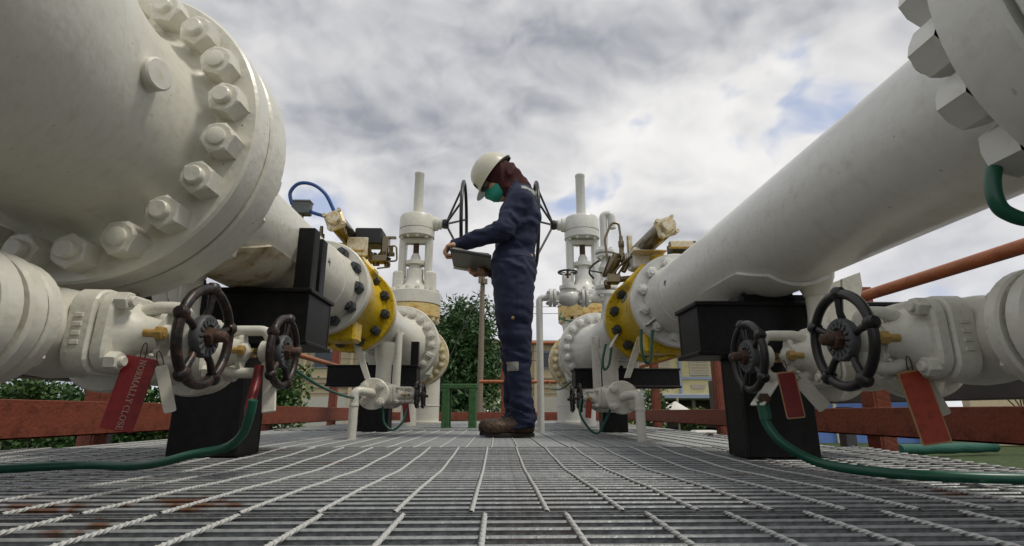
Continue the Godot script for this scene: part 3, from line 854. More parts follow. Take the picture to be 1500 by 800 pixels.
# ------------------------------------------------------------------ actuators on the yellow valves
func actuator_left() -> void:
	var v := thing("hydraulic_actuator", "brass coloured cylinder actuator with black control box on the left yellow valve", "actuator", V(-0.76, 0.9, -2.6), "actuators on the yellow valves")
	var b := MB.new()
	b.lathe(ax(V(-0.775, 1.0, -2.95), V(0.015, -0.01, 0.6)), disc(0.042, 0.58, 0.003), 32)
	put(v, "cylinder", b, M.steel)
	b = MB.new()
	b.box(ax(V(-0.762, 0.992, -2.37), NEAR, 0.4), V(0.088, 0.035, 0.088), 0.01)
	b.lathe(ax(V(-0.762, 0.992, -2.36), NEAR), P([0.032, 0, 0.032, 0.03, 0.028, 0.036, 0, 0.036]), 24)
	for k in 4:
		var t := 0.4 + PI / 4 + k * PI / 2
		b.lathe(ax(V(-0.762 + cos(t) * 0.05, 0.992 + sin(t) * 0.05, -2.358), NEAR), P([0.009, 0, 0.009, 0.016, 0, 0.016]), 10)
	put(v, "end_cap", b, M.nickel)
	b = MB.new()
	b.box(T(V(-0.655, 0.985, -2.62)), V(0.135, 0.085, 0.11), 0.006)
	b.lathe(ax(V(-0.65, 1.0275, -2.62), Vector3.UP), P([0.014, 0, 0.014, 0.012, 0, 0.012]), 12)
	put(v, "control_box", b, M.darkbox)
	b = MB.new()
	b.box(T(V(-0.685, 0.905, -2.50)), V(0.10, 0.095, 0.015), 0.003)
	b.box(T(V(-0.685, 0.895, -2.49)), V(0.07, 0.03, 0.03), 0.003)
	put(v, "bracket", b, M.nickel)
	b = MB.new()
	for k in 7:
		b.lathe(ax(V(-0.645 + 0.018 * k, 0.90 - 0.025 * (k % 3), -2.58 - 0.02 * (k % 2)), V(0.3 * (k % 2), 1, 0.3)), P([0.012, -0.02, 0.017, -0.018, 0.017, 0.0, 0.010, 0.004, 0.010, 0.03, 0, 0.03]), 6)
	b.box(T(V(-0.60, 0.865, -2.58)), V(0.09, 0.04, 0.06), 0.006)
	b.box(T(V(-0.57, 0.93, -2.60)), V(0.035, 0.11, 0.05), 0.004)
	b.box(T(V(-0.555, 0.985, -2.60)), V(0.07, 0.012, 0.02), 0.002)
	put(v, "manifold", b, M.steel)
	b = MB.new()
	b.tube(bend([V(-0.57, 0.935, -2.59), V(-0.515, 0.94, -2.59), V(-0.508, 0.86, -2.59), V(-0.58, 0.855, -2.59)], 0.015), 0.0045, 8)
	put(v, "tubing", b, M.steel)
	b = MB.new()
	b.tube(bend([V(-0.585, 0.845, -2.57), V(-0.54, 0.85, -2.56), V(-0.535, 0.82, -2.56), V(-0.60, 0.815, -2.57)], 0.01), 0.004, 8)
	put(v, "tubing", b, M.steel)
	b = MB.new()
	b.box(T(V(-0.77, 0.90, -2.72)), V(0.07, 0.13, 0.10), 0.008)
	put(v, "mount", b, M.yellow)
	# small needle fitting between pipe and cylinder
	b = MB.new()
	b.lathe(ax(V(-0.84, 0.855, -2.42), Vector3.UP), P([0.017, 0, 0.017, 0.03, 0.012, 0.035, 0.012, 0.06, 0.018, 0.062, 0.018, 0.085, 0.01, 0.09, 0.008, 0.125, 0, 0.125]), 10)
	tag(put(self, "needle_fitting", b, M.steel), "small steel needle fitting standing on the flange below the blue hose", "fitting")
	var j := thing("junction_fitting", "grey clip fitting joining the two ends of the blue hose", "fitting", V(-0.94, 1.0, -2.4))
	b = MB.new()
	b.box(T(V(-0.935, 1.06, -2.40)), V(0.085, 0.062, 0.05), 0.004)
	put(j, "case", b, M.enclosure)
	b = MB.new()
	b.box(T(V(-0.935, 1.094, -2.40)), V(0.092, 0.006, 0.056), 0.001)
	put(j, "cover", b, M.galv)
	b = MB.new()
	b.tube([V(-0.935, 0.83, -2.42), V(-0.935, 1.03, -2.40)], 0.012, 10)
	put(j, "support_rod", b, M.steel)
	b = MB.new()
	b.tube(spline([V(-0.975, 1.075, -2.38), V(-0.985, 1.13, -2.37), V(-0.945, 1.172, -2.36), V(-0.88, 1.168, -2.36), V(-0.82, 1.125, -2.37), V(-0.78, 1.05, -2.39)], 8), 0.0085, 10)
	tag(put(self, "hose", b, M.blue), "blue hose arching from the grey clip to the left cylinder", "hose")
	b = MB.new()
	b.tube(spline([V(-0.90, 1.05, -2.40), V(-0.87, 1.035, -2.39), V(-0.81, 1.02, -2.40)], 6), 0.0085, 10)
	tag(put(self, "hose", b, M.blue), "short straight blue hose below the arched one", "hose")

func actuator_right() -> void:
	var v := thing("hydraulic_actuator", "steel cylinder actuator with tubing on top of the right yellow valve", "actuator", V(0.78, 0.9, -2.6), "actuators on the yellow valves")
	var b := MB.new()
	b.lathe(ax(V(0.755, 0.965, -2.95), V(0.03, 0.0, 0.6)), disc(0.046, 0.60, 0.003), 32)
	put(v, "cylinder", b, M.steel)
	b = MB.new()
	b.box(ax(V(0.787, 0.965, -2.35), NEAR, 0.3), V(0.092, 0.035, 0.092), 0.01)
	b.lathe(ax(V(0.788, 0.965, -2.335), NEAR), P([0.034, 0, 0.034, 0.034, 0.03, 0.04, 0, 0.04]), 24)
	for k in 4:
		var t := 0.3 + PI / 4 + k * PI / 2
		b.lathe(ax(V(0.787 + cos(t) * 0.052, 0.965 + sin(t) * 0.052, -2.335), NEAR), P([0.009, 0, 0.009, 0.016, 0, 0.016]), 10)
	put(v, "end_cap", b, M.nickel)
	b = MB.new()
	b.box(T(V(0.755, 0.895, -2.66)), V(0.12, 0.11, 0.10), 0.008)
	put(v, "mount", b, M.paint2)
	b = MB.new()
	b.box(T(V(0.76, 0.905, -2.56)), V(0.17, 0.006, 0.09), 0.002)
	put(v, "bracket", b, M.nickel)
	b = MB.new()
	b.box(T(V(0.955, 0.945, -2.62)), V(0.13, 0.06, 0.10), 0.006)
	put(v, "control_box", b, M.darkbox)
	b = MB.new()
	b.box(T(V(0.915, 0.935, -2.52)), V(0.12, 0.035, 0.03), 0.004)
	put(v, "cover_plate", b, M.nickel)
	# manifold and tubes on the walkway side
	b = MB.new()
	b.lathe(ax(V(0.60, 0.86, -2.72), V(0.35, 0.9, 0.2)), P([0.03, -0.05, 0.034, -0.045, 0.034, 0.06, 0.02, 0.066, 0.02, 0.09, 0, 0.09]), 20)
	b.lathe(ax(V(0.575, 0.80, -2.72), V(0.1, -1, 0)), P([0.012, 0, 0.018, 0.01, 0.018, 0.04, 0.01, 0.05, 0, 0.05]), 8)
	b.box(T(V(0.605, 0.80, -2.70)), V(0.07, 0.05, 0.06), 0.006)
	b.lathe(ax(V(0.60, 0.795, -2.70), V(1, 0.1, 0)), P([0.016, 0, 0.016, 0.14, 0, 0.14]), 12)
	b.lathe(ax(V(0.66, 0.84, -2.70), V(0.5, 0.9, 0)), P([0.012, 0, 0.014, 0.01, 0.014, 0.08, 0, 0.08]), 8)
	put(v, "manifold", b, M.steel)
	b = MB.new()
	for k in 2: b.tube(bend([V(0.60 + 0.03 * k, 0.82, -2.70), V(0.64 + 0.02 * k, 0.87, -2.68), V(0.70, 0.915, -2.62), V(0.77, 0.925, -2.58)], 0.03), 0.006, 8)
	put(v, "tubing", b, M.steel)
	b = MB.new()
	b.tube(bend([V(0.585, 0.90, -2.72), V(0.575, 1.03, -2.72), V(0.615, 1.12, -2.72), V(0.655, 1.12, -2.72), V(0.663, 1.03, -2.72)], 0.02), 0.0065, 8)
	b.lathe(ax(V(0.663, 0.90, -2.72), Vector3.UP), P([0.012, 0, 0.016, 0.01, 0.016, 0.05, 0.013, 0.055, 0.013, 0.08, 0.016, 0.085, 0.016, 0.115, 0.011, 0.12, 0.010, 0.145, 0, 0.145]), 10)
	put(v, "sensor_line", b, M.steel)
	b = MB.new()
	b.box(T(V(0.715, 0.96, -2.75)), V(0.028, 0.20, 0.03), 0.006)
	put(v, "indicator", b, M.nickel)

# ------------------------------------------------------------------ black steel supports
func hbeam_x(x0: float, x1: float, y0: float, y1: float, z0: float, z1: float) -> MB:       # beam running along x
	var b := MB.new()
	var t := 0.014; var cx := (x0 + x1) / 2; var l := x1 - x0
	b.box(T(V(cx, y1 - t / 2, -(z0 + z1) / 2)), V(l, t, z1 - z0), 0.003)
	b.box(T(V(cx, y0 + t / 2, -(z0 + z1) / 2)), V(l, t, z1 - z0), 0.003)
	for z in [z0 + 0.014, z1 - 0.014]: b.box(T(V(cx, (y0 + y1) / 2, -z)), V(l - 0.016, y1 - y0 - 2 * t, 0.010), 0.0)
	for x in [x0 + 0.014, x1 - 0.014]: b.box(T(V(x, (y0 + y1) / 2, -(z0 + z1) / 2)), V(0.010, y1 - y0 - 2 * t, z1 - z0 - 0.04), 0.0)
	return b
func hcol(x0: float, x1: float, y1: float, z0: float, z1: float) -> MB:
	var b := MB.new()
	var t := 0.014
	for z in [z0 + t / 2, z1 - t / 2]: b.box(T(V((x0 + x1) / 2, y1 / 2, -z)), V(x1 - x0, y1, t), 0.003)
	b.box(T(V((x0 + x1) / 2, y1 / 2, -(z0 + z1) / 2)), V(0.010, y1, z1 - z0 - 2 * t), 0.0)
	for x in [x0 + 0.005, x1 - 0.005]: b.box(T(V(x, y1 / 2, -(z0 + z1) / 2)), V(0.009, y1, z1 - z0 - 2 * t - 0.002), 0.0)
	return b
func make_supports() -> void:
	var rows := [
		["black steel pipe support with stubby column under the near right pipe", 0.583, 1.25, 0.284, 0.445, 1.53, 1.72, 0.712, 0.918, 1.56, 1.70, []],
		["black steel pipe support with two stop posts under the near left pipe", -1.25, -0.575, 0.322, 0.498, 1.62, 1.86, -0.955, -0.755, 1.64, 1.80, [[-0.614, 1.645, 0.70], [-0.650, 1.835, 0.725]]],
		["black steel pipe support behind the white drain pipe on the right", 0.50, 1.2, 0.275, 0.402, 3.5, 3.68, 0.68, 0.84, 3.52, 3.66, []],
		["black steel pipe support behind the white drain pipe on the left", -1.15, -0.535, 0.29, 0.432, 3.65, 3.83, -0.92, -0.72, 3.67, 3.81, [[-0.575, 3.74, 0.60]]],
	]
	for r in rows:
		var t := thing("pipe_support", r[0], "support", V((r[7] + r[8]) / 2, 0, -(r[9] + r[10]) / 2), "black pipe supports")
		put(t, "beam", hbeam_x(r[1], r[2], r[3], r[4], r[5], r[6]), M.black)
		put(t, "column", hcol(r[7], r[8], r[3] - 0.001, r[9], r[10]), M.black)
		var b0 := MB.new()
		for q in [0, 1]:                      # weld beads where the column meets the beam
			b0.tube([V(r[7] + 0.004, r[3] - 0.002, -r[9 + q] + (0.003 if q == 0 else -0.003)), V((r[7] + r[8]) / 2, r[3] - 0.003, -r[9 + q] + (0.003 if q == 0 else -0.003)), V(r[8] - 0.004, r[3] - 0.002, -r[9 + q] + (0.003 if q == 0 else -0.003))], 0.005, 6)
		put(t, "weld_bead", b0, M.black)
		for q in [0.15, 0.85]:
			put(t, "bolt", bolt_mesh(0.03, 0.018, 0.009, 0.012), M.black, ax(V(lerpf(r[7], r[8], q), r[4], -r[5] - 0.03), Vector3.UP, q))
		var cx: float = CL.x if r[1] < 0 else CR.x
		var cy: float = CL.y if r[1] < 0 else CR.y
		var bot: float = cy - (0.171 if r[1] < 0 else 0.161) - (0.008 if r[5] > 3 else 0.0)
		if bot - r[4] > 0.004:
			var b := MB.new()
			b.box(T(V(cx, (bot + r[4]) / 2 + 0.004, -(r[5] + r[6]) / 2)), V(0.20, bot - r[4] + 0.008, r[6] - r[5] - 0.04), 0.002)
			put(t, "shoe", b, M.black if r[5] < 3 else M.paint)
		for p in r[11]:
			var b := MB.new()
			b.box(T(V(p[0], (p[2] + r[4]) / 2, -p[1])), V(0.052, p[2] - r[4], 0.012), 0.002)
			b.box(T(V(p[0] + 0.021, (p[2] + r[4]) / 2, -p[1] - 0.026)), V(0.010, p[2] - r[4], 0.04), 0.001)
			put(t, "stop_post", b, M.black)

# ------------------------------------------------------------------ small forged valves and their lines
func hand_wheel_mesh(R: float, r: float, spokes: int, k: float) -> MB:          # axis local +Y, hub at the origin
	var w := MB.new()
	var rim := []
	for i in 56: rim.append(V(cos(TAU * i / 56), 0, sin(TAU * i / 56)) * R)
	w.tube(rim, r, 10, true)
	for i in spokes:
		var t := TAU * i / spokes
		var d := V(cos(t), 0, sin(t))
		w.tube([d * 0.028 * k + V(0, -0.004 * k, 0), d * R * 0.6, d * (R - r * 0.5)], [0.0062 * k, 0.0052 * k, 0.0066 * k], 8)
		w.lathe(ax(d * (R - r * 0.9), d), P([0.009 * k, 0, 0.0115 * k, 0.005 * k, 0.011 * k, 0.013 * k, 0.007 * k, 0.018 * k, 0, 0.0185 * k]), 10)
	return w
func small_valve(called_label: String, B: Vector3, s: int, k: float, R: float, wm: Material, hubm: Material, spin: float, reach: float, group: String, tilt: float = 0.0) -> Node3D:
	var d := V(-s, tilt, 0).normalized()
	var v := thing("globe_valve", called_label, "valve", B + V(0, -0.09 * k, 0), group)
	var b := MB.new()
	var F := func(t): return B + d * t * k
	# body: barrel along the line, crossed by the stem chamber
	b.lathe(ax(B + V(0, 0, -0.105 * k), NEAR), P([0.04 * k, 0, 0.046 * k, 0.02 * k, 0.058 * k, 0.05 * k, 0.066 * k, 0.08 * k, 0.068 * k, 0.105 * k, 0.066 * k, 0.13 * k, 0.058 * k, 0.16 * k, 0.046 * k, 0.19 * k, 0.04 * k, 0.21 * k]), 36)
	b.lathe(ax(F.call(-0.06), d), P([0, 0, 0.03 * k, 0, 0.05 * k, 0.012 * k, 0.056 * k, 0.03 * k, 0.056 * k, 0.115 * k, 0, 0.115 * k]), 32)
	put(v, "body", b, M.cast)
	b = MB.new()
	b.prism(ax(F.call(0.052), d), rect(0.125 * k, 0.125 * k, 0.03 * k, 4), 0.036 * k, 0.003 * k)
	put(v, "body_flange", b, M.cast)
	b = MB.new()
	b.prism(ax(F.call(0.0885), d), rect(0.118 * k, 0.118 * k, 0.03 * k, 4), 0.022 * k, 0.004 * k)
	b.lathe(ax(F.call(0.108), d), P([0.05 * k, 0, 0.042 * k, 0.008 * k, 0.03 * k, 0.02 * k, 0.026 * k, 0.035 * k, 0.026 * k, 0.05 * k, 0, 0.05 * k]), 28)
	put(v, "bonnet", b, M.cast)
	for q in 4:
		var t := PI / 4 + q * PI / 2
		var o := V(0, cos(t), sin(t)) * 0.062 * k
		put(v, "bolt", bolt_mesh(0.024 * k, 0.017 * k, 0.0075 * k, 0.006 * k), M.cast, ax(F.call(0.110) + o, d, q * 0.7))
	# raised casting marks
	for q in 4:
		b = MB.new()
		b.box(ax(F.call(0.070) + V(0, -0.02 * k + q * 0.013 * k, 0.0628 * k), NEAR), V(0.012 * k, 0.003 * k, 0.006 * k), 0.0006)
		put(v, "casting_mark", b, M.cast)
	var ry := reach / k                      # hub position in valve units
	# gland with its two bolts
	b = MB.new()
	b.prism(ax(F.call(0.150), d), rect(0.026 * k, 0.07 * k, 0.012 * k, 3), 0.009 * k, 0.001)
	b.lathe(ax(F.call(0.145), d), P([0.017 * k, 0, 0.017 * k, 0.02 * k, 0, 0.03 * k]), 18)
	put(v, "gland", b, M.cast)
	for q in [-1, 1]:
		b = MB.new()
		b.lathe(ax(F.call(0.142) + V(0, 0, q * 0.026 * k), d), P([0.006 * k, 0, 0.006 * k, 0.03 * k, 0, 0.03 * k]), 10)
		b.nut(ax(F.call(0.160) + V(0, 0, q * 0.026 * k), d), 0.018 * k, 0.011 * k)
		put(v, "gland_bolt", b, M.brass)
	# yoke loop
	b = MB.new()
	for q in [-1, 1]:
		b.tube(bend([F.call(0.112) + V(0, q * 0.03 * k, 0), F.call(0.135) + V(0, q * 0.042 * k, 0), F.call(ry - 0.035) + V(0, q * 0.042 * k, 0), F.call(ry - 0.025) + V(0, q * 0.012 * k, 0)], 0.016 * k), 0.0105 * k, 10)
	b.lathe(ax(F.call(ry - 0.045), d), P([0.016 * k, 0, 0.022 * k, 0.004 * k, 0.022 * k, 0.026 * k, 0.016 * k, 0.034 * k, 0, 0.034 * k]), 20)
	put(v, "yoke", b, M.cast)
	b = MB.new()
	b.lathe(ax(F.call(0.18), d), P([0.0075 * k, 0, 0.0075 * k, (ry - 0.18) * k, 0, (ry - 0.18) * k]), 12)
	put(v, "stem", b, M.steel)
	# hand wheel
	var w := put(v, "hand_wheel", hand_wheel_mesh(R, 0.0076 * k, 5, k), wm, ax(F.call(ry), d, spin))
	b = MB.new()
	b.lathe(ax(F.call(ry), d), P([0.0, -0.008 * k, 0.031 * k, -0.008 * k, 0.033 * k, -0.004 * k, 0.033 * k, 0.004 * k, 0.031 * k, 0.007 * k, 0.026 * k, 0.007 * k, 0.024 * k, 0.003 * k, 0, 0.003 * k]), 28)
	for q in 16:
		var t := TAU * q / 16
		b.box(ax(F.call(ry) + V(0, cos(t), sin(t)) * 0.024 * k + d * 0.006 * k, V(0, cos(t), sin(t))), V(0.004 * k, 0.013 * k, 0.006 * k), 0.0008)
	put(w, "hub", b, M.duct)
	b = MB.new()
	b.nut(ax(F.call(ry + 0.003), d), 0.026 * k, 0.014 * k)
	b.lathe(ax(F.call(ry + 0.016), d), P([0.009 * k, 0, 0.009 * k, 0.014 * k, 0.006 * k, 0.018 * k, 0, 0.018 * k]), 12)
	put(w, "wheel_nut", b, hubm)
	# end flanges
	for q in [-1, 1]:
		flange(v, B + V(0, 0, q * 0.105 * k), V(0, 0, q), 0.085 * k, 0.022 * k, 0.063 * k, 4, 0.024 * k, M.cast, M.cast, false, true, 0.5)
	return v

func pipe_run(called: String, label: String, pts: Array, r: float, m: Material, bendr: float, group: String = "", category: String = "pipe") -> MeshInstance3D:
	var b := MB.new()
	b.tube(bend(pts, bendr, 8), r, 20)
	var o := put(self, called, b, m)
	tag(o, label, category, group)
	return o

func make_bypass() -> void:
	var BL := V(-0.752, 0.258, 0); var BR := V(0.835, 0.247, 0)
	small_valve("white valve with rusty brown hand wheel nearest on the left, red tag hanging", BL + V(0, 0, -0.935), -1, 1.13, 0.082, M.wheelrust, M.rust, 0.30, 0.245, "small valves beside the walkway", -0.02)
	small_valve("second white valve on the left with smaller looking rusty hand wheel before the black column", BL + V(0, 0, -1.225), -1, 1.13, 0.075, M.wheelrust, M.rust, 0.15, 0.268, "small valves beside the walkway")
	small_valve("white valve with black hand wheel nearest on the right, long orange tag hanging", BR + V(0, 0, -0.905), 1, 1.13, 0.079, M.wheelblack, M.rust, 0.22, 0.238, "small valves beside the walkway")
	small_valve("second white valve on the right with black hand wheel before the black column", BR + V(0, 0, -1.195), 1, 1.13, 0.073, M.wheelblack, M.rust, 0.55, 0.268, "small valves beside the walkway")
	for s in [-1, 1]:
		var left: bool = s < 0
		var B: Vector3 = BL if left else BR
		var side := "left" if left else "right"
		var C: Vector3 = CL if left else CR
		var m: Material = M.paint
		# end spool towards the camera
		var zn := 0.786 if left else 0.756
		var t := thing("drain_spool", ("cream bolted flange pair cut by the left edge of the picture" if left else "pale flange and stub cut by the right edge of the picture"), "pipe", B + V(0, -0.09, -zn + 0.1), "drain line spools")
		var fr := 0.100 if left else 0.094
		flange(t, B + V(0, 0, -zn + 0.002), NEAR, fr, 0.03, fr * 0.74, 4, 0.03, m, m, false, true, 0.5)
		if left: flange(t, B + V(0, 0, -zn + 0.042), NEAR, fr, 0.034, fr * 0.74, 4, 0.03, m, m, true, false, 0.5)
		var b := MB.new()
		b.tube(bend([B + V(0, 0, -zn + 0.03), B + V(0, 0, -0.45), B + V(s * 0.5, 0, -0.40)], 0.08, 8), 0.045, 24)
		put(t, "pipe", b, m)
		# elbow from the second valve up into the main pipe
		var zb := 1.50 if left else 1.45
		var bx := -0.87 if left else 0.90
		t = thing("branch_pipe", "short white branch with gusset plates under the %s main pipe" % side, "pipe", B + V(0, -0.04, -1.3), "branch pipes under the main pipes")
		flange(t, B + V(0, 0, -zb + 0.086), NEAR, 0.09, 0.022, 0.068, 4, 0.026, M.cast, M.cast, false, true, 0.5)
		b = MB.new()
		b.tube(bend([B + V(0, 0, -zb + 0.09), B + V(0, 0, -zb), V(bx, B.y + 0.10, -zb), V(bx, C.y - 0.12, -zb)], 0.05, 8), 0.028, 24)
		put(t, "pipe", b, m)
		b = MB.new()
		var top := C.y - 0.15
		b.lathe(ax(V(bx, top - 0.03, -zb), Vector3.UP), P([0.03, 0, 0.034, 0.010, 0.038, 0.02, 0.046, 0.036, 0.052, 0.05, 0.056, 0.075]), 28)
		put(t, "weld_boss", b, m)
		for q in [-1, 1]:
			b = MB.new()
			b.prism(Transform3D(Basis(V(1, 0, 0), V(0, 0, 1), V(0, 1, 0)), V(bx + s * 0.03, top - 0.14, -zb + q * 0.04)), PackedVector2Array([Vector2(0, 0), Vector2(s * 0.03, 0.0), Vector2(s * 0.075, 0.13), Vector2(s * 0.075, 0.17), Vector2(s * 0.02, 0.15)]), 0.008, 0.001)
			put(t, "gusset", b, m)
	# --- drain valves further down the walkway
	for s in [-1, 1]:
		var left: bool = s < 0
		var side := "left" if left else "right"
		var B := V(-0.635, 0.215, 0) if left else V(0.605, 0.193, 0)
		var C: Vector3 = CL if left else CR
		var zz: Array = [2.98, 3.24] if left else [2.80, 3.08]
		for i in 2:
			small_valve("small white drain valve with little black hand wheel, %s of the two on the %s" % ["nearer" if i == 0 else "farther", side], B + V(0, 0, -zz[i]), s, 0.84, 0.066, M.wheelblack, M.rust, 0.3 * i + 0.1, 0.180 if not left else 0.20, "drain valves beside the walkway")
		var dz: float = zz[0] - 0.13
		var t := thing("drain_pipe", "white drain pipe bending down to the grating on the %s of the worker" % side, "pipe", V(B.x, 0, -2.5), "white drain pipes")
		flange(t, B + V(0, 0, -dz + 0.024), NEAR, 0.080, 0.026, 0.057, 4, 0.034, M.paint, M.paint, true, false, 0.5)
		var b := MB.new()
		var ex := V(-0.70, 0, -2.70) if left else V(0.655, 0, -2.50)
		b.tube(bend([B + V(0, 0, -dz + 0.03), B + V(0, 0.005, -dz + 0.10), V(ex.x, B.y + 0.015, ex.z), V(ex.x, -0.05, ex.z)], 0.035, 8), 0.0215, 20)
		put(t, "pipe", b, M.paint)
		b = MB.new()
		b.lathe(ax(V(ex.x, B.y - 0.05, ex.z), Vector3.DOWN), P([0.0225, 0, 0.0245, 0.002, 0.0245, 0.012, 0.0225, 0.014]), 20)
		put(t, "coupling", b, M.paint)
		t = thing("branch_pipe", "white branch pipe with slanting brace above the %s drain valves" % side, "pipe", V(B.x, 0.2, -(zz[1] + 0.2)), "branch pipes under the main pipes")
		b = MB.new()
		b.tube(bend([B + V(0, 0, -zz[1] - 0.10), B + V(0, 0, -zz[1] - 0.19), V(B.x, C.y - 0.05, -zz[1] - 0.19)], 0.05, 8), 0.026, 20)
		put(t, "pipe", b, M.paint)
		b = MB.new()
		b.prism(Transform3D(Basis(V(1, 0, 0), V(0, 0, 1), V(0, 1, 0)), V(B.x + s * 0.03, 0.29, -zz[0] + 0.10)), PackedVector2Array([Vector2(0, 0), Vector2(s * 0.03, 0.0), Vector2(s * 0.13, 0.24), Vector2(s * 0.09, 0.24)]), 0.012, 0.001)
		put(t, "brace", b, M.paint)
		b = MB.new()
		b.lathe(ax(V(B.x + s * 0.03, 0.25, -zz[1] + 0.06), Vector3.UP), P([0.045, 0, 0.045, 0.14, 0.055, 0.19, 0.06, C.y - 0.40]), 24)
		put(t, "stub", b, M.paint)
	vent_group()

func vent_group() -> void:
	# vent branch on top of the right spool, with a globe valve and a pipe down to the grating
	var X := 0.735; var Z := 3.5
	var t := thing("vent_valve", "white vent valve stack with gooseneck outlet on the right pipe", "valve", V(X, 0.75, -Z))
	var b := MB.new()
	b.lathe(ax(V(X, 0.70, -Z), Vector3.UP), P([0.05, 0, 0.045, 0.05, 0.035, 0.10, 0.035, 0.21]), 24)
	b.lathe(ax(V(X, 0.955, -Z), Vector3.UP), P([0.05, 0, 0.045, 0.03, 0.03, 0.06, 0.045, 0.10, 0.05, 0.12, 0.03, 0.16, 0.022, 0.2, 0.03, 0.205]), 24)
	put(t, "body", b, M.paint2)
	flange(t, V(X, 0.885, -Z), Vector3.UP, 0.075, 0.024, 0.056, 4, 0.026, M.paint2, M.paint2, false, true, 0.5)
	flange(t, V(X, 0.925, -Z), Vector3.UP, 0.078, 0.028, 0.056, 4, 0.024, M.paint2, M.paint2, true, false, 0.5)
	flange(t, V(X, 1.15, -Z), Vector3.UP, 0.06, 0.022, 0.045, 4, 0.022, M.paint2, M.paint2, false, true, 0.5)
	flange(t, V(X, 1.178, -Z), Vector3.UP, 0.068, 0.024, 0.05, 4, 0.02, M.paint2, M.paint2, true, false, 0.5)
	b = MB.new()
	b.tube(bend([V(X, 1.19, -Z), V(X, 1.465, -Z), V(X + 0.055, 1.465, -Z + 0.01), V(X + 0.057, 1.36, -Z + 0.01)], 0.03, 8), [0.032, 0.028] if false else 0.027, 18)
	put(t, "gooseneck", b, M.paint2)
	b = MB.new()
	b.tube(spline([V(X - 0.05, 1.12, -Z + 0.03), V(X - 0.10, 1.08, -Z + 0.04), V(X - 0.12, 1.03, -Z + 0.05), V(X - 0.09, 0.99, -Z + 0.05)], 6), 0.007, 8)
	b.tube([V(X - 0.11, 1.045, -Z + 0.05), V(X - 0.03, 1.035, -Z + 0.03)], 0.006, 6)
	put(t, "handle", b, M.wheelblack)
	# globe valve in the side branch
	var Y := 0.868
	var g := thing("globe_valve", "small white globe valve with flat black hand wheel right of the worker's back", "valve", V(0.475, Y - 0.06, -Z))
	b = MB.new()
	b.lathe(ax(V(0.39, Y, -Z), V(1, 0, 0)), P([0.03, 0, 0.034, 0.02, 0.052, 0.05, 0.06, 0.085, 0.052, 0.12, 0.034, 0.15, 0.03, 0.17]), 24)
	b.lathe(ax(V(0.475, Y, -Z), Vector3.UP), P([0.045, 0, 0.045, 0.055, 0.06, 0.057, 0.06, 0.08, 0.03, 0.084, 0.025, 0.13, 0, 0.13]), 24)
	put(g, "body", b, M.paint2)
	for q in [-1, 1]:
		b = MB.new(); b.box(T(V(0.475 + q * 0.028, Y + 0.125, -Z)), V(0.014, 0.09, 0.02), 0.004)
		put(g, "yoke_arm", b, M.paint2)
	flange(g, V(0.39, Y, -Z), V(-1, 0, 0), 0.062, 0.018, 0.046, 4, 0.02, M.paint2, M.paint2, false, true, 0.5)
	flange(g, V(0.56, Y, -Z), V(1, 0, 0), 0.062, 0.018, 0.046, 4, 0.02, M.paint2, M.paint2, false, true, 0.5)
	cyl(g, "stem", V(0.475, Y + 0.12, -Z), V(0.475, Y + 0.19, -Z), 0.008, M.rust, 10)
	put(g, "hand_wheel", hand_wheel_mesh(0.062, 0.007, 4, 0.7), M.wheelblack, ax(V(0.475, Y + 0.178, -Z), Vector3.UP))
	var c := thing("pipe_coupling", "white flanged stub joining the globe valve to the vent stack", "pipe", V(0.6, Y, -Z))
	flange(c, V(0.588, Y, -Z), V(1, 0, 0), 0.062, 0.018, 0.046, 4, 0.02, M.paint2, M.paint2, true, false, 0.5)
	cyl(c, "pipe", V(0.60, Y, -Z), V(0.715, Y, -Z), 0.028, M.paint2, 20)
	var vp := thing("vent_pipe", "thin white vertical pipe standing just behind the worker's legs", "pipe", V(0.276, 0, -Z + 0.04))
	b = MB.new()
	b.tube(bend([V(0.35, Y, -Z), V(0.278, Y, -Z), V(0.278, -0.05, -Z + 0.02)], 0.045, 8), 0.0225, 20)
	put(vp, "pipe", b, M.paint2)
	flange(vp, V(0.362, Y, -Z), V(-1, 0, 0), 0.062, 0.018, 0.046, 4, 0.02, M.paint2, M.paint2, true, false, 0.5)

# ------------------------------------------------------------------ tags, hoses, stool and other small things
func hang_tag(label: String, top: Vector3, size: Vector2, tilt: float, turn: float, face: Material, edge: Material, group: String) -> Node3D:
	var t := thing("tag", label, "tag", top, group)
	var xf := Transform3D(Basis(Vector3.UP, turn) * Basis(V(0, 0, 1), tilt), top)
	var b := MB.new()
	b.prism(xf * Transform3D(Basis(V(1, 0, 0), V(0, 0, 1), V(0, -1, 0)), V(0, -size.y / 2, -0.001)), rect(size.x, size.y, 0.004, 3), 0.002, 0.0004)
	put(t, "plate", b, edge)
	if face != edge:
		b = MB.new()
		b.prism(xf * Transform3D(Basis(V(1, 0, 0), V(0, 0, 1), V(0, -1, 0)), V(0, -size.y / 2, 0.0011)), rect(size.x - 0.005, size.y - 0.006, 0.003, 3), 0.0006, 0.0)
		put(t, "enamel", b, face)
	b = MB.new()
	var pts := []
	for k in 14: pts.append(xf * V(cos(TAU * k / 14) * 0.004, 0.008 + sin(TAU * k / 14) * 0.016, 0.001 + 0.004 * sin(TAU * k / 14)))
	b.tube(pts, 0.0009, 5, true)
	put(t, "wire", b, M.rust)
	t.set_meta("xf", 0); t.remove_meta("xf")
	return t
func hose(label: String, pts: Array, r: float, m: Material, group: String, smooth_: bool = true) -> MeshInstance3D:
	var b := MB.new()
	b.tube(spline(pts, 8) if smooth_ else pts, r, 12)
	var o := put(self, "cable", b, m)
	tag(o, label, "cable", group)
	return o
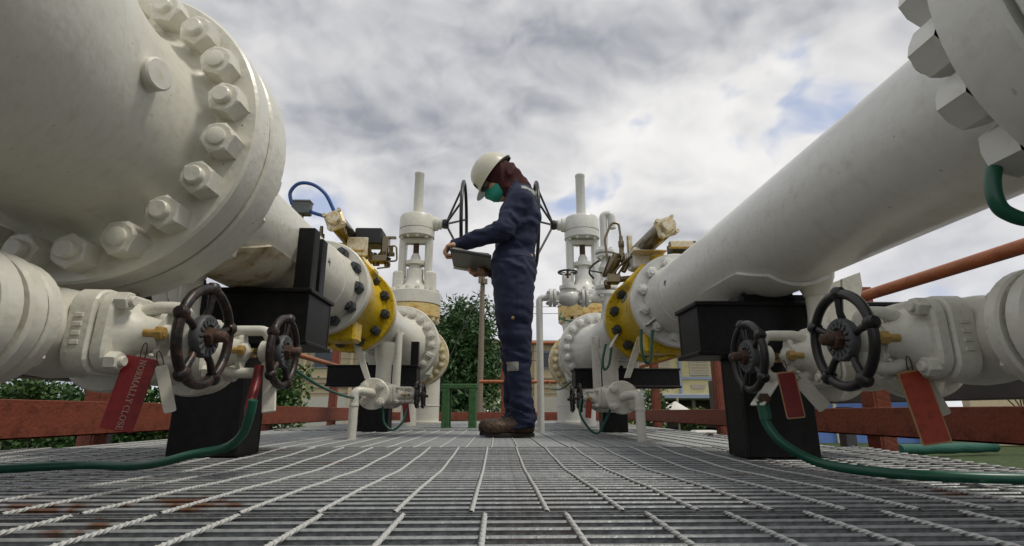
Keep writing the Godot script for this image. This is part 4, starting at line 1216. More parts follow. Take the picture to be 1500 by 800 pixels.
func lug(parent: Node3D, a: Vector3, b_: Vector3, w: float) -> void:
	var b := MB.new()
	var xf := ax(a, b_ - a)
	b.box(Transform3D(xf.basis, (a + b_) / 2), V(w, (b_ - a).length(), 0.006), 0.002)
	put(parent, "lug", b, M.cast)

func make_small_things() -> void:
	var tg := hang_tag("dark red hanging tag printed with pale letters, on the left near valve", V(-0.588, 0.214, -0.905), Vector2(0.050, 0.118), -0.17, 0.15, M.tagred, M.tagred, "valve tags")
	var tm := TextMesh.new()
	var f := SystemFont.new(); f.font_names = PackedStringArray(["Droid Serif"])
	tm.text = "NORMALLY CLOSE"; tm.font = f; tm.font_size = 32; tm.pixel_size = 0.00039; tm.depth = 0.0004
	var xf := Transform3D(Basis(Vector3.UP, 0.15) * Basis(V(0, 0, 1), -0.17), V(-0.588, 0.214, -0.905))
	put(tg, "lettering", tm, M.print, xf * Transform3D(Basis(V(0, 0, 1), -PI / 2), V(0.004, -0.06, 0.0016)))
	hang_tag("narrow off-white paper tag beside the red printed tag", V(-0.552, 0.200, -0.90), Vector2(0.018, 0.078), 0.30, 0.5, M.tagwhite, M.tagwhite, "valve tags")
	hang_tag("long orange tag with tan border hanging from the near right valve", V(0.696, 0.194, -0.89), Vector2(0.045, 0.120), 0.16, -0.2, M.tagorange, M.tagedge, "valve tags")
	hang_tag("pale tag half hidden behind the long orange tag", V(0.722, 0.188, -0.915), Vector2(0.04, 0.075), 0.35, -0.2, M.tagwhite, M.tagwhite, "valve tags")
	hang_tag("shorter red tag with tan edge hanging before the right black column", V(0.633, 0.212, -1.17), Vector2(0.038, 0.100), 0.10, -0.25, M.tagred, M.tagedge, "valve tags")
	hang_tag("pale grey tag tilted beside the shorter red tag", V(0.662, 0.194, -1.17), Vector2(0.030, 0.075), 0.62, -0.25, M.tagwhite, M.tagwhite, "valve tags")
	hang_tag("small red tag hanging from the drain valves on the left", V(-0.49, 0.17, -2.94), Vector2(0.035, 0.10), 0.15, 0.1, M.tagred, M.tagred, "valve tags")
	hang_tag("small orange tag hanging from the drain valves on the right", V(0.47, 0.18, -2.78), Vector2(0.03, 0.085), -0.1, -0.1, M.tagorange, M.tagorange, "valve tags")
	# long earthing cables on the grating
	var t := thing("earthing_cable", "thick green cable curling over the grating from the right black column to the right edge", "cable", V(0.7, 0, -1.1), "green earthing cables")
	var b := MB.new()
	b.tube(spline([V(0.583, 0.130, -1.185), V(0.586, 0.100, -1.185), V(0.610, 0.060, -1.17), V(0.67, 0.024, -1.145), V(0.74, 0.0135, -1.07), V(0.84, 0.0125, -1.0), V(0.96, 0.0125, -0.975), V(1.08, 0.0125, -1.0), V(1.2, 0.0125, -1.08)], 8), 0.0098, 14)
	put(t, "sheath", b, M.hose)
	b = MB.new()
	b.tube([V(0.581, 0.150, -1.185), V(0.585, 0.112, -1.185)], 0.0125, 12)
	put(t, "sleeve", b, M.hose)
	lug(t, V(0.570, 0.140, -1.188), V(0.628, 0.205, -1.20), 0.045)
	put(t, "bolt", bolt_mesh(0.022, 0.014, 0.006, 0.008), M.rust, ax(V(0.584, 0.154, -1.184), V(-0.2, 0, 1)))
	t = thing("earthing_cable", "thick green cable running over the grating past the left black column to the left edge", "cable", V(-0.8, 0, -1.3), "green earthing cables")
	b = MB.new()
	b.tube(spline([V(-0.506, 0.150, -1.15), V(-0.515, 0.112, -1.16), V(-0.535, 0.078, -1.18), V(-0.575, 0.053, -1.2), V(-0.65, 0.038, -1.21), V(-0.72, 0.021, -1.22), V(-0.80, 0.0125, -1.25), V(-0.92, 0.0125, -1.27), V(-1.02, 0.0125, -1.19), V(-1.12, 0.0125, -1.05), V(-1.25, 0.0125, -0.95)], 8), 0.0092, 14)
	put(t, "sheath", b, M.hose)
	b = MB.new()
	b.tube(spline([V(-0.528, 0.225, -1.21), V(-0.526, 0.19, -1.20), V(-0.520, 0.140, -1.17), V(-0.515, 0.118, -1.16)], 5), 0.0098, 12)
	put(t, "sleeve", b, M.tagred)
	lug(t, V(-0.492, 0.125, -1.20), V(-0.505, 0.21, -1.215), 0.03)
	# loops bonding flanges
	t = thing("bonding_cable", "green looped cable bolted to the flange in the upper right corner", "cable", V(0.65, 0.4, -0.6), "green bonding cables")
	b = MB.new()
	b.tube(spline([V(0.690, 0.470, -0.585), V(0.663, 0.460, -0.595), V(0.638, 0.443, -0.60), V(0.622, 0.416, -0.60), V(0.617, 0.384, -0.60), V(0.627, 0.364, -0.60), V(0.655, 0.352, -0.59), V(0.70, 0.358, -0.55), V(0.74, 0.38, -0.48)], 8), 0.0088, 14)
	put(t, "sheath", b, M.hose)
	b = MB.new()
	b.tube([V(0.676, 0.466, -0.588), V(0.648, 0.451, -0.598), V(0.630, 0.432, -0.60)], 0.0115, 12)
	put(t, "sleeve", b, M.hose)
	for u in [[V(0.634, 0.478, -2.325), V(0.631, 0.39, -2.32), V(0.645, 0.335, -2.32), V(0.667, 0.35, -2.32), V(0.684, 0.475, -2.325), "green U-shaped cable hanging below the bolted white flange on the right", V(0.66, 0.50, -2.335), V(0.72, 0.545, -2.34)], [V(0.578, 0.475, -2.83), V(0.558, 0.39, -2.83), V(0.564, 0.342, -2.83), V(0.59, 0.368, -2.83), V(0.608, 0.46, -2.83), "green U-shaped cable hanging below the right yellow flange", V(0.60, 0.455, -2.84), V(0.645, 0.53, -2.845)]]:
		t = thing("bonding_cable", u[5], "cable", u[2], "green bonding cables")
		b = MB.new()
		b.tube(spline([u[0], u[1], u[2], u[3], u[4]], 8), 0.0068, 10)
		put(t, "sheath", b, M.hose)
		lug(t, u[6], u[7], 0.04)
	hose("thin green cable looping to the grating under the right drain valves", [V(0.42, 0.19, -2.72), V(0.408, 0.137, -2.7), V(0.416, 0.098, -2.7), V(0.457, 0.04, -2.7), V(0.497, 0.027, -2.7), V(0.537, 0.098, -2.68), V(0.555, 0.15, -2.655)], 0.0055, M.hose, "green bonding cables")
	hose("thin green cable looping to the grating under the left drain valves", [V(-0.60, 0.17, -2.88), V(-0.597, 0.13, -2.9), V(-0.586, 0.068, -2.9), V(-0.542, 0.034, -2.9), V(-0.491, 0.075, -2.9), V(-0.48, 0.14, -2.92)], 0.0055, M.hose, "green bonding cables")
	hose("green cable sagging from the left near support to the left drain valve", [V(-0.79, 0.33, -1.88), V(-0.75, 0.28, -2.0), V(-0.72, 0.225, -2.25), V(-0.70, 0.193, -2.6), V(-0.70, 0.20, -2.84)], 0.0062, M.hose, "green bonding cables")
	hose("green cable draped round the stained bonnet flange of the right gate valve", [V(0.58, 1.0, -4.80), V(0.56, 0.945, -4.73), V(0.62, 0.915, -4.70), V(0.72, 0.91, -4.69), V(0.85, 0.935, -4.70), V(0.93, 1.0, -4.74)], 0.007, M.hose, "green bonding cables")
	hose("green cable at the foot of the right gate valve flanges", [V(0.53, 0.40, -5.45), V(0.49, 0.33, -5.0), V(0.53, 0.31, -4.5), V(0.60, 0.36, -4.38)], 0.007, M.hose, "green bonding cables")
	# green stool on the grating
	t = thing("step_stool", "green painted steel stool standing on the grating left of the worker", "stool", V(-0.30, 0, -4.42))
	b = MB.new()
	b.box(T(V(-0.30, 0.322, -4.42)), V(0.285, 0.035, 0.22), 0.004)
	put(t, "top", b, M.green)
	for x in [-0.405, -0.195]:
		for z in [-4.34, -4.50]:
			b = MB.new()
			b.box(T(V(x, 0.152, z)), V(0.058, 0.304, 0.058), 0.004)
			b.box(T(V(x, 0.004, z)), V(0.07, 0.008, 0.07), 0.001)
			put(t, "leg", b, M.green)
	# dry leaves and wire scraps by the right toe plate
	b = MB.new()
	var rng := RandomNumberGenerator.new(); rng.seed = 4
	for k in 60:
		var p := V(1.12 + rng.randfn(0, 0.06), 0.004 + rng.randf() * 0.018, -2.62 + rng.randfn(0, 0.12))
		var q := p + V(rng.randf_range(-1, 1), rng.randf_range(-0.1, 0.3), rng.randf_range(-1, 1)) * 0.03
		b.tube([p, (p + q) / 2 + V(0, 0.004, 0), q], 0.0016, 4)
	var litter := put(self, "dry_twigs", b, M.bark)
	tag(litter, "small heap of dry twigs on the grating left of the right column", "twigs"); litter.set_meta("kind", "stuff")

# ------------------------------------------------------------------ beyond the platform
func crown(center: Vector3, rad: Vector3, clumps: int, per: int, leaf: float, seed_: int, droop: float, narrow: float) -> MB:
	var b := MB.new()
	var rng := RandomNumberGenerator.new(); rng.seed = seed_
	for i in clumps:
		var q := Vector3(rng.randfn(), rng.randfn(), rng.randfn()).normalized() * pow(rng.randf(), 0.42)
		var c := center + q * rad * rng.randf_range(0.75, 1.05)
		var cr := rng.randf_range(0.10, 0.24) * (rad.x + rad.y) * 0.5
		for k in per:
			var o := Vector3(rng.randfn(), rng.randfn() * 0.7, rng.randfn()) * cr * 0.55
			var p := c + o
			var d := (o.normalized() + Vector3(rng.randfn(), rng.randfn(), rng.randfn()) * 0.6 + V(0, -droop, 0)).normalized()
			var sd := d.cross(Vector3(rng.randfn(), rng.randfn(), rng.randfn())).normalized()
			var s := leaf * rng.randf_range(0.6, 1.3)
			var w := sd * s * narrow
			var nn := sd.cross(d).normalized()
			if nn.y < 0: nn = -nn
			b.col = Color.WHITE * rng.randf_range(0.7, 1.25); b.col.a = 1.0
			b.flat_n([p, p + d * s * 0.5 + w - nn * s * 0.08, p + d * s, p + d * s * 0.5 - w - nn * s * 0.08], nn)
	return b
func tree(called: String, label: String, base: Vector3, center: Vector3, rad: Vector3, clumps: int, per: int, leaf: float, m: Material, seed_: int, droop: float, narrow: float, category: String, group: String, trunk_r: float) -> void:
	var t := thing(called, label, category, base, group)
	var b := MB.new()
	b.tube(spline([base, base.lerp(center, 0.5) + V(0.05, 0, 0.03), center + V(0, rad.y * 0.5, 0)], 6), [trunk_r, trunk_r * 0.95, trunk_r * 0.9, trunk_r * 0.85, trunk_r * 0.8, trunk_r * 0.75, trunk_r * 0.7, trunk_r * 0.62, trunk_r * 0.55, trunk_r * 0.48, trunk_r * 0.4, trunk_r * 0.3, trunk_r * 0.15], 9)
	var rng := RandomNumberGenerator.new(); rng.seed = seed_ + 1
	for k in 9:
		var a := base.lerp(center + V(0, rad.y * 0.5, 0), rng.randf_range(0.3, 0.9))
		var e := center + Vector3(rng.randf_range(-0.8, 0.8) * rad.x, rng.randf_range(-0.5, 0.8) * rad.y, rng.randf_range(-0.8, 0.8) * rad.z)
		b.tube([a, a.lerp(e, 0.5) + V(0, 0.1 * rad.y, 0), e], [trunk_r * 0.4, trunk_r * 0.28, trunk_r * 0.1], 6)
	put(t, "trunk" if trunk_r > 0.03 else "stem", b, M.bark)
	put(t, "crown" if trunk_r > 0.03 else "foliage", crown(center, rad, clumps, per, leaf, seed_, droop, narrow), m)

func make_background() -> void:
	tree("shade_tree", "dark feathery green tree rising behind the green stool", V(-0.9, GROUND, -14), V(-0.95, 1.25, -14), V(1.15, 2.05, 1.1), 260, 70, 0.17, M.leaf0, 11, 0.5, 0.15, "tree", "trees beyond the platform", 0.10)
	tree("shade_tree", "bushy green tree behind the left red posts below the pipe", V(-3.6, GROUND, -9), V(-3.75, 0.35, -9), V(0.75, 0.75, 0.6), 110, 60, 0.08, M.leaf1, 12, 0.2, 0.3, "tree", "trees beyond the platform", 0.05)
	tree("flowering_bush", "low bush with white flowers behind the stool and pole", V(-0.1, GROUND, -10), V(-0.05, -0.05, -10), V(0.6, 0.45, 0.4), 40, 50, 0.07, M.leaf2, 13, 0.1, 0.35, "bush", "flowering bushes", 0.015)
	tree("flowering_bush", "flowering bush right of the right black column before the yellow house", V(3.35, GROUND, -12), V(3.35, 0.2, -12), V(0.45, 0.75, 0.4), 40, 50, 0.08, M.leaf1, 14, 0.1, 0.35, "bush", "flowering bushes", 0.015)
	tree("flowering_bush", "small bush with red flowers under the yellow house gutter", V(4.7, GROUND, -13), V(4.7, -0.05, -13), V(0.55, 0.4, 0.4), 30, 50, 0.08, M.leaf2, 15, 0.1, 0.35, "bush", "flowering bushes", 0.015)
	for q in [[V(-0.05, -0.05, -9.9), V(0.6, 0.4, 0.4), 70, 21], [V(3.35, 0.25, -11.9), V(0.4, 0.6, 0.4), 40, 22]]:
		var f := put(self, "blossom", crown(q[0], q[1], q[2], 3, 0.06, q[3], 0.0, 0.5), M.petal)
		tag(f, "white blossom scattered over the bush behind the %s" % ("stool" if q[3] == 21 else "right black column"), "blossom"); f.set_meta("kind", "stuff")
	# clipped hedge on the left
	var h := thing("hedge", "long dark green hedge low on the far left behind the red toe plate", "hedge", V(-7.5, GROUND, -9.2))
	for k in 5:
		put(h, "foliage", crown(V(-10.2 + k * 1.25, 0.0, -9.2 + 0.1 * (k % 2)), V(0.95, 0.85, 0.5), 90, 60, 0.085, 31 + k, 0.0, 0.35), M.leaf0 if k % 2 else M.leaf1)
	# bare twig tree on the far right
	var tw := MB.new()
	var rng := RandomNumberGenerator.new(); rng.seed = 77
	for k in 26:
		var a := V(9.9 + rng.randf_range(-0.7, 0.7), GROUND, -9.4)
		var e := a + V(rng.randfn(0, 0.4), rng.randf_range(0.8, 1.5), rng.randfn(0, 0.2))
		tw.tube(spline([a, a.lerp(e, 0.5) + V(rng.randfn(0, 0.1), 0, 0), e], 4), 0.012, 5)
	tag(put(self, "bare_shrub", tw, M.bark), "leafless brown shrub at the far right under the grey duct", "shrub")

	# cream warehouse behind the worker
	var w := thing("warehouse", "long low cream warehouse behind the tree and the worker", "building", V(-3.5, GROUND, -25))
	var b := MB.new()
	b.box(T(V(-3.5, 1.3, -28)), V(19.0, 3.8, 6.0), 0.0)
	put(w, "wall", b, M.cream)
	b = MB.new()
	b.prism(Transform3D(Basis(V(0, 0, -1), V(1, 0, 0), V(0, 1, 0)), V(-13.3, 3.2, -28)), PackedVector2Array([Vector2(-3.4, 0), Vector2(3.4, 0), Vector2(3.4, 0.12), Vector2(0, 0.5), Vector2(-3.4, 0.12)]), 19.6, 0.0)
	put(w, "roof", b, M.siding)
	for y in [0.95, 1.2, 1.42, 1.62]:
		b = MB.new(); b.box(T(V(-3.5, y, -24.95)), V(19.0, 0.05, 0.1), 0.0)
		put(w, "sheet_rail", b, M.siding)
	b = MB.new(); b.box(T(V(-3.5, 0.1, -24.9)), V(19.02, 1.35, 0.16), 0.0)
	put(w, "plinth", b, M.shutter)
	for k in 9:
		var x := -12.0 + k * 2.05
		b = MB.new(); b.box(T(V(x, 2.45, -24.97)), V(1.1, 0.8, 0.08), 0.01)
		var win := put(w, "window", b, M.trim)
		b = MB.new(); b.box(T(V(x, 2.45, -24.94)), V(0.98, 0.68, 0.05), 0.0)
		put(win, "pane", b, M.glass if k != 3 else M.bluesheet)
	for k in 10:
		b = MB.new(); b.box(T(V(-13.0 + k * 2.11, 1.35, -24.9)), V(0.14, 3.7, 0.2), 0.0)
		put(w, "pilaster", b, M.cream)

	# yellow house on the right
	var y := thing("yellow_house", "pale yellow building with grey blue trim and louvred windows on the right", "building", V(9.0, GROUND, -20))
	b = MB.new(); b.box(T(V(9.5, 1.55, -23)), V(9.0, 2.0, 6.0), 0.0)
	put(y, "wall", b, M.yellowwall)
	b = MB.new(); b.box(T(V(9.5, 2.95, -22.9)), V(9.4, 0.85, 6.6), 0.0)
	put(y, "eave", b, M.siding)
	for k in 7:
		b = MB.new(); b.box(T(V(9.5, 2.6 + k * 0.12, -19.58)), V(9.42, 0.03, 0.04), 0.0)
		put(y, "siding_board", b, M.siding)
	b = MB.new(); b.box(T(V(9.5, 0.65, -19.6)), V(9.3, 0.16, 0.9), 0.02)
	put(y, "gutter", b, M.trim)
	b = MB.new(); b.box(T(V(9.5, 1.33, -19.97)), V(9.0, 0.09, 0.1), 0.0)
	put(y, "string_course", b, M.trim)
	for k in 6:
		b = MB.new(); b.box(T(V(5.35 + k * 1.45, 1.55, -19.95)), V(0.08, 1.95, 0.12), 0.0)
		put(y, "column_trim", b, M.trim)
		b = MB.new(); b.box(T(V(6.1 + k * 1.45, 1.87, -19.98)), V(0.72, 0.88, 0.08), 0.01)
		var win := put(y, "window", b, M.shutter)
		for j in 8:
			b = MB.new(); b.box(Transform3D(Basis(V(1, 0, 0), 0.5), V(6.1 + k * 1.45, 1.50 + j * 0.105, -19.93)), V(0.62, 0.09, 0.012), 0.0)
			put(win, "louvre", b, M.cream)
		b = MB.new(); b.box(T(V(6.0 + k * 1.45, 1.02, -19.97)), V(0.5, 0.14, 0.06), 0.0)
		put(y, "vent_grille", b, M.siding)
	b = MB.new(); b.box(T(V(9.5, -0.02, -25.6)), V(8.9, 1.14, 0.6), 0.0)
	put(y, "back_wall", b, M.siding)
	for q in [5.06, 13.94]:
		b = MB.new(); b.box(T(V(q, -0.02, -23)), V(0.12, 1.14, 5.9), 0.0)
		put(y, "side_wall", b, M.yellowwall)
	for k in 5:
		b = MB.new(); b.box(T(V(5.2 + k * 2.1, -0.02, -20.2)), V(0.12, 1.15, 0.12), 0.0)
		put(y, "post", b, M.siding)
	# white parasol under the house
	var p := thing("parasol", "white market parasol below the yellow house gutter", "parasol", V(4.15, GROUND, -12.5))
	b = MB.new(); b.lathe(ax(V(4.10, 0.05, -12.5), Vector3.UP), P([0.52, 0.0, 0.02, 0.30, 0, 0.305]), 8)
	put(p, "canopy", b, M.canvas)
	cyl(p, "pole", V(4.15, GROUND, -12.5), V(4.15, 0.45, -12.5), 0.025, M.siding, 10)
	# blue sheet shed at the far right
	var sh := thing("shed", "low shed of blue sheeting seen under the grey duct on the right", "shed", V(8.6, GROUND, -13))
	b = MB.new(); b.box(T(V(8.6, -0.05, -13.5)), V(3.4, 1.1, 1.0), 0.0)
	put(sh, "wall", b, M.bluesheet)
	for k in 4:
		b = MB.new(); b.box(T(V(7.1 + k * 1.0, -0.05, -12.98)), V(0.08, 1.1, 0.06), 0.0)
		put(sh, "batten", b, M.shutter)
	b = MB.new(); b.box(T(V(8.6, 0.53, -13.5)), V(3.6, 0.05, 1.2), 0.0)
	put(sh, "roof", b, M.siding)
	var sh2 := thing("garden_wall", "pale rendered wall at the far right behind the bare shrub", "wall", V(13.5, GROUND, -12))
	b = MB.new(); b.box(T(V(13.8, 0.15, -12)), V(6.6, 1.5, 0.2), 0.01)
	put(sh2, "wall", b, M.cream)
	b = MB.new(); b.box(T(V(13.8, 0.93, -12)), V(6.7, 0.06, 0.3), 0.01)
	put(sh2, "coping", b, M.shutter)

	# wooden pole with guy wire
	var po := thing("wooden_pole", "slim weathered wooden pole between the tree and the worker", "pole", V(-0.3, GROUND, -9))
	b = MB.new(); b.tube([V(-0.30, GROUND, -9), V(-0.275, 1.0, -9), V(-0.262, 2.43, -9)], [0.06, 0.05, 0.04], 10)
	put(po, "shaft", b, M.pole)
	b = MB.new(); b.box(T(V(-0.31, 2.38, -8.94)), V(0.05, 0.22, 0.05), 0.005); b.box(T(V(-0.22, 2.30, -8.94)), V(0.08, 0.09, 0.06), 0.005)
	put(po, "bracket", b, M.pole)
	b = MB.new(); b.tube([V(-0.27, 2.2, -9), V(-0.80, 1.0, -9.0), V(-1.5, GROUND, -9)], 0.008, 5)
	put(po, "guy_wire", b, M.wire)
	for k in 4:
		b = MB.new()
		var pts := []
		for j in 13:
			var u := j / 12.0
			pts.append(V(lerpf(-18, 16, u), [2.6, 3.0, 4.6, 4.95][k] - 0.5 * sin(PI * u), -21.5 - 0.3 * k))
		b.tube(pts, 0.012, 5)
		tag(put(self, "power_line", b, M.wire), ["lowest power line crossing behind the vent pipe", "second power line from the ground crossing behind the vent pipe", "third power line from the ground, just above the tree level", "highest power line crossing behind the pole"][k], "power line", "power lines")

	# grey ducts along both sides
	for s in [-1, 1]:
		var X: float = -1.98 if s < 0 else 1.86
		var d := thing("cable_duct", "dark grey metal duct along the %s side behind the small valves" % ("left" if s < 0 else "right"), "duct", V(X, 0.2, -1.5), "grey cable ducts")
		var z1 := 3.0 if s < 0 else 3.05
		b = MB.new(); b.box(T(V(X, 0.315 if s < 0 else 0.265, -(z1 - 2.5) / 2)), V(0.14, 0.10 if s < 0 else 0.19, z1 + 2.5), 0.004)
		put(d, "trunking", b, M.duct)
		for z in [0.9, z1 - 0.15]:
			b = MB.new(); b.box(T(V(X, (0.2 + GROUND) / 2 - 0.02, -z)), V(0.06, 0.2 - GROUND - 0.06, 0.06), 0.003)
			put(d, "leg", b, M.duct)
	# electrical enclosure right of the red post
	var e := thing("electrical_box", "grey electrical enclosure on a post behind the right guardrail", "electrical box", V(1.84, GROUND, -4.25))
	b = MB.new(); b.box(T(V(1.86, 0.24, -4.25)), V(0.32, 0.26, 0.18), 0.008)
	put(e, "case", b, M.enclosure)
	b = MB.new(); b.box(T(V(1.80, 0.43, -4.22)), V(0.16, 0.12, 0.14), 0.006)
	put(e, "switch_head", b, M.enclosure)
	b = MB.new(); b.box(Transform3D(Basis(V(0, 0, 1), -0.35), V(1.80, 0.33, -4.12)), V(0.07, 0.16, 0.012), 0.002)
	put(e, "cover", b, M.galv)
	b = MB.new(); b.tube(spline([V(1.80, 0.46, -4.13), V(1.83, 0.42, -4.10), V(1.88, 0.42, -4.10), V(1.90, 0.48, -4.13)], 5), 0.006, 6)
	put(e, "cable", b, M.yellow)
	cyl(e, "post", V(1.86, GROUND, -4.25), V(1.86, 0.12, -4.25), 0.025, M.duct, 12)
	# rolled green net and rubble on the ground outside
	b = MB.new()
	var rp := []
	for k in 14: rp.append(V(6.6 + k * 0.17, GROUND + 0.12 + 0.006 * sin(k * 1.7), -9.0 - 0.05 * k))
	b.tube(rp, 0.085, 12)
	tag(put(self, "net_roll", b, M.net), "rolled green netting lying on the grass outside the right toe plate", "net")
	for k in 7:
		b = MB.new()
		b.lathe(T(V(-5.6 + 0.42 * k + 0.1 * sin(k * 5.0), GROUND + 0.10, -6.0 - 0.3 * cos(k * 3.0))), P([0, -0.06, 0.05, -0.05, 0.075, 0.0, 0.06, 0.05, 0.02, 0.075, 0, 0.078]), 7)
		tag(put(self, "white_stone", b, M.petal), "%s white edging stone from the left beside the brick path beyond the toe plate" % ["first", "second", "third", "fourth", "fifth", "sixth", "seventh"][k], "stone", "white edging stones")
	for q in [[1.98, -6.5, 0.22], [2.6, -6.9, 0.3]]:
		b = MB.new(); b.box(T(V(q[0], GROUND + 0.25, q[1])), V(q[2], 0.5, 0.2), 0.02)
		tag(put(self, "concrete_block", b, M.canvas), "pale concrete block on the ground %s the right guardrail post" % ("just past" if q[0] < 2.1 else "well to the right of"), "block", "pale concrete blocks")

# ------------------------------------------------------------------ distance fields meshed as surface nets
class Field:
	var o: Vector3; var h: float; var nx: int; var ny: int; var nz: int
	var d := PackedFloat32Array()
	func _init(a: Vector3, b: Vector3, cell: float) -> void:
		o = a; h = cell
		nx = int((b.x - a.x) / cell) + 2; ny = int((b.y - a.y) / cell) + 2; nz = int((b.z - a.z) / cell) + 2
		d.resize(nx * ny * nz); d.fill(1.0)
	func span(lo: Vector3, hi: Vector3) -> Array:
		return [clampi(int((lo.x - o.x) / h), 0, nx), clampi(int((hi.x - o.x) / h) + 2, 0, nx), clampi(int((lo.y - o.y) / h), 0, ny), clampi(int((hi.y - o.y) / h) + 2, 0, ny), clampi(int((lo.z - o.z) / h), 0, nz), clampi(int((hi.z - o.z) / h) + 2, 0, nz)]
	func mixin(i: int, v: float, k: float) -> void:
		var a := d[i]
		if k <= 0.0:
			if v < a: d[i] = v
			return
		var t := clampf(0.5 + 0.5 * (a - v) / k, 0.0, 1.0)
		d[i] = a + (v - a) * t - k * t * (1.0 - t)
	func cap(a: Vector3, b: Vector3, ra: float, rb: float, k: float) -> void:
		var m := maxf(ra, rb) + k + 2.5 * h
		var s := span(a.min(b) - Vector3.ONE * m, a.max(b) + Vector3.ONE * m)
		var ab := b - a; var l2 := maxf(ab.length_squared(), 1e-9)
		for z in range(s[4], s[5]):
			for y in range(s[2], s[3]):
				var i: int = (z * ny + y) * nx + s[0]
				for x in range(s[0], s[1]):
					var p := Vector3(o.x + x * h, o.y + y * h, o.z + z * h)
					var t := clampf((p - a).dot(ab) / l2, 0.0, 1.0)
					mixin(i, (p - a - ab * t).length() - (ra + (rb - ra) * t), k)
					i += 1
	func ell(c: Vector3, bs: Basis, r: Vector3, k: float, cut: bool = false) -> void:
		var m := maxf(r.x, maxf(r.y, r.z)) + k + 2.5 * h
		var s := span(c - Vector3.ONE * m, c + Vector3.ONE * m)
		var inv := bs.inverse()
		for z in range(s[4], s[5]):
			for y in range(s[2], s[3]):
				var i: int = (z * ny + y) * nx + s[0]
				for x in range(s[0], s[1]):
					var q := inv * (Vector3(o.x + x * h, o.y + y * h, o.z + z * h) - c)
					var k0 := (q / r).length(); var k1 := (q / (r * r)).length()
					var v := k0 * (k0 - 1.0) / maxf(k1, 1e-6)
					if cut:
						var a := -v; var e := d[i]
						var t := clampf(0.5 - 0.5 * (e - a) / maxf(k, 1e-5), 0.0, 1.0)
						d[i] = e + (a - e) * t + k * t * (1.0 - t)
					else: mixin(i, v, k)
					i += 1
	func half(p: Vector3, n: Vector3) -> void:          # keep the side the normal points away from
		for z in nz:
			for y in ny:
				var i := (z * ny + y) * nx
				for x in nx:
					var v := (Vector3(o.x + x * h, o.y + y * h, o.z + z * h) - p).dot(n)
					if v > d[i]: d[i] = v
					i += 1
	func folds(n: FastNoiseLite, sc: Vector3, amp: float) -> void:
		for z in nz:
			for y in ny:
				var i := (z * ny + y) * nx
				for x in nx:
					if absf(d[i]) < 0.05:
						d[i] += (absf(n.get_noise_3d((o.x + x * h) * sc.x, (o.y + y * h) * sc.y, (o.z + z * h) * sc.z)) - 0.22) * amp
					i += 1
	func drape(n: FastNoiseLite, n2: FastNoiseLite) -> void:      # cloth folds, deeper where the limbs bend
		for y in ny:
			var py := o.y + y * h
			var amp := 0.012 + 0.030 * exp(-pow((py - 0.11) / 0.09, 2.0)) + 0.020 * exp(-pow((py - 0.46) / 0.10, 2.0)) + 0.020 * exp(-pow((py - 0.92) / 0.07, 2.0)) + 0.024 * exp(-pow((py - 1.09) / 0.09, 2.0))
			for z in nz:
				var i := (z * ny + y) * nx
				for x in nx:
					if absf(d[i]) < 0.05:
						var px := o.x + x * h; var pz := o.z + z * h
						var w := n2.get_noise_3d(px * 3.0, py * 3.0, pz * 3.0) * 0.6
						d[i] += (absf(n.get_noise_3d(px * 4.0 + w, (py + 0.35 * px) * 13.0 + w, pz * 4.0)) - 0.2) * amp + (absf(n2.get_noise_3d(px * 12.0, py * 9.0, pz * 12.0)) - 0.2) * 0.007
					i += 1
	func at(p: Vector3) -> float:
		var q := (p - o) / h
		var x := clampi(int(q.x), 0, nx - 2); var y := clampi(int(q.y), 0, ny - 2); var z := clampi(int(q.z), 0, nz - 2)
		var fx := q.x - x; var fy := q.y - y; var fz := q.z - z
		var i := (z * ny + y) * nx + x
		var sy := nx; var sz := nx * ny
		return lerpf(lerpf(lerpf(d[i], d[i + 1], fx), lerpf(d[i + sy], d[i + sy + 1], fx), fy), lerpf(lerpf(d[i + sz], d[i + sz + 1], fx), lerpf(d[i + sz + sy], d[i + sz + sy + 1], fx), fy), fz)
	func grad(p: Vector3) -> Vector3:
		var e := h * 0.9
		return Vector3(at(p + Vector3(e, 0, 0)) - at(p - Vector3(e, 0, 0)), at(p + Vector3(0, e, 0)) - at(p - Vector3(0, e, 0)), at(p + Vector3(0, 0, e)) - at(p - Vector3(0, 0, e))).normalized()
	func hit(p: Vector3, dir: Vector3, far: float) -> Vector3:      # outermost surface along a ray
		var t := far
		while t > 0.0:
			if at(p + dir * t) < 0.0: break
			t -= 0.003
		return p + dir * t
	func net(b) -> void:
		var ids := {}
		var sy := nx; var sz := nx * ny
		var off := [0, 1, sy, sy + 1, sz, sz + 1, sz + sy, sz + sy + 1]
		var cn := [Vector3(0, 0, 0), Vector3(1, 0, 0), Vector3(0, 1, 0), Vector3(1, 1, 0), Vector3(0, 0, 1), Vector3(1, 0, 1), Vector3(0, 1, 1), Vector3(1, 1, 1)]
		var eds := [[0, 1], [2, 3], [4, 5], [6, 7], [0, 2], [1, 3], [4, 6], [5, 7], [0, 4], [1, 5], [2, 6], [3, 7]]
		for z in nz - 1:
			for y in ny - 1:
				var i := (z * ny + y) * nx
				for x in nx - 1:
					var a := d[i]
					if absf(a) < h * 3.2:
						var neg := 0
						for q in 8:
							if d[i + off[q]] < 0.0: neg += 1
						if neg > 0 and neg < 8:
							var s := Vector3.ZERO; var c := 0
							for e in eds:
								var u := d[i + off[e[0]]]; var w := d[i + off[e[1]]]
								if (u < 0.0) != (w < 0.0):
									s += cn[e[0]].lerp(cn[e[1]], u / (u - w)); c += 1
							var p := o + (Vector3(x, y, z) + s / c) * h
							ids[i] = b.vert(p, grad(p))
					i += 1
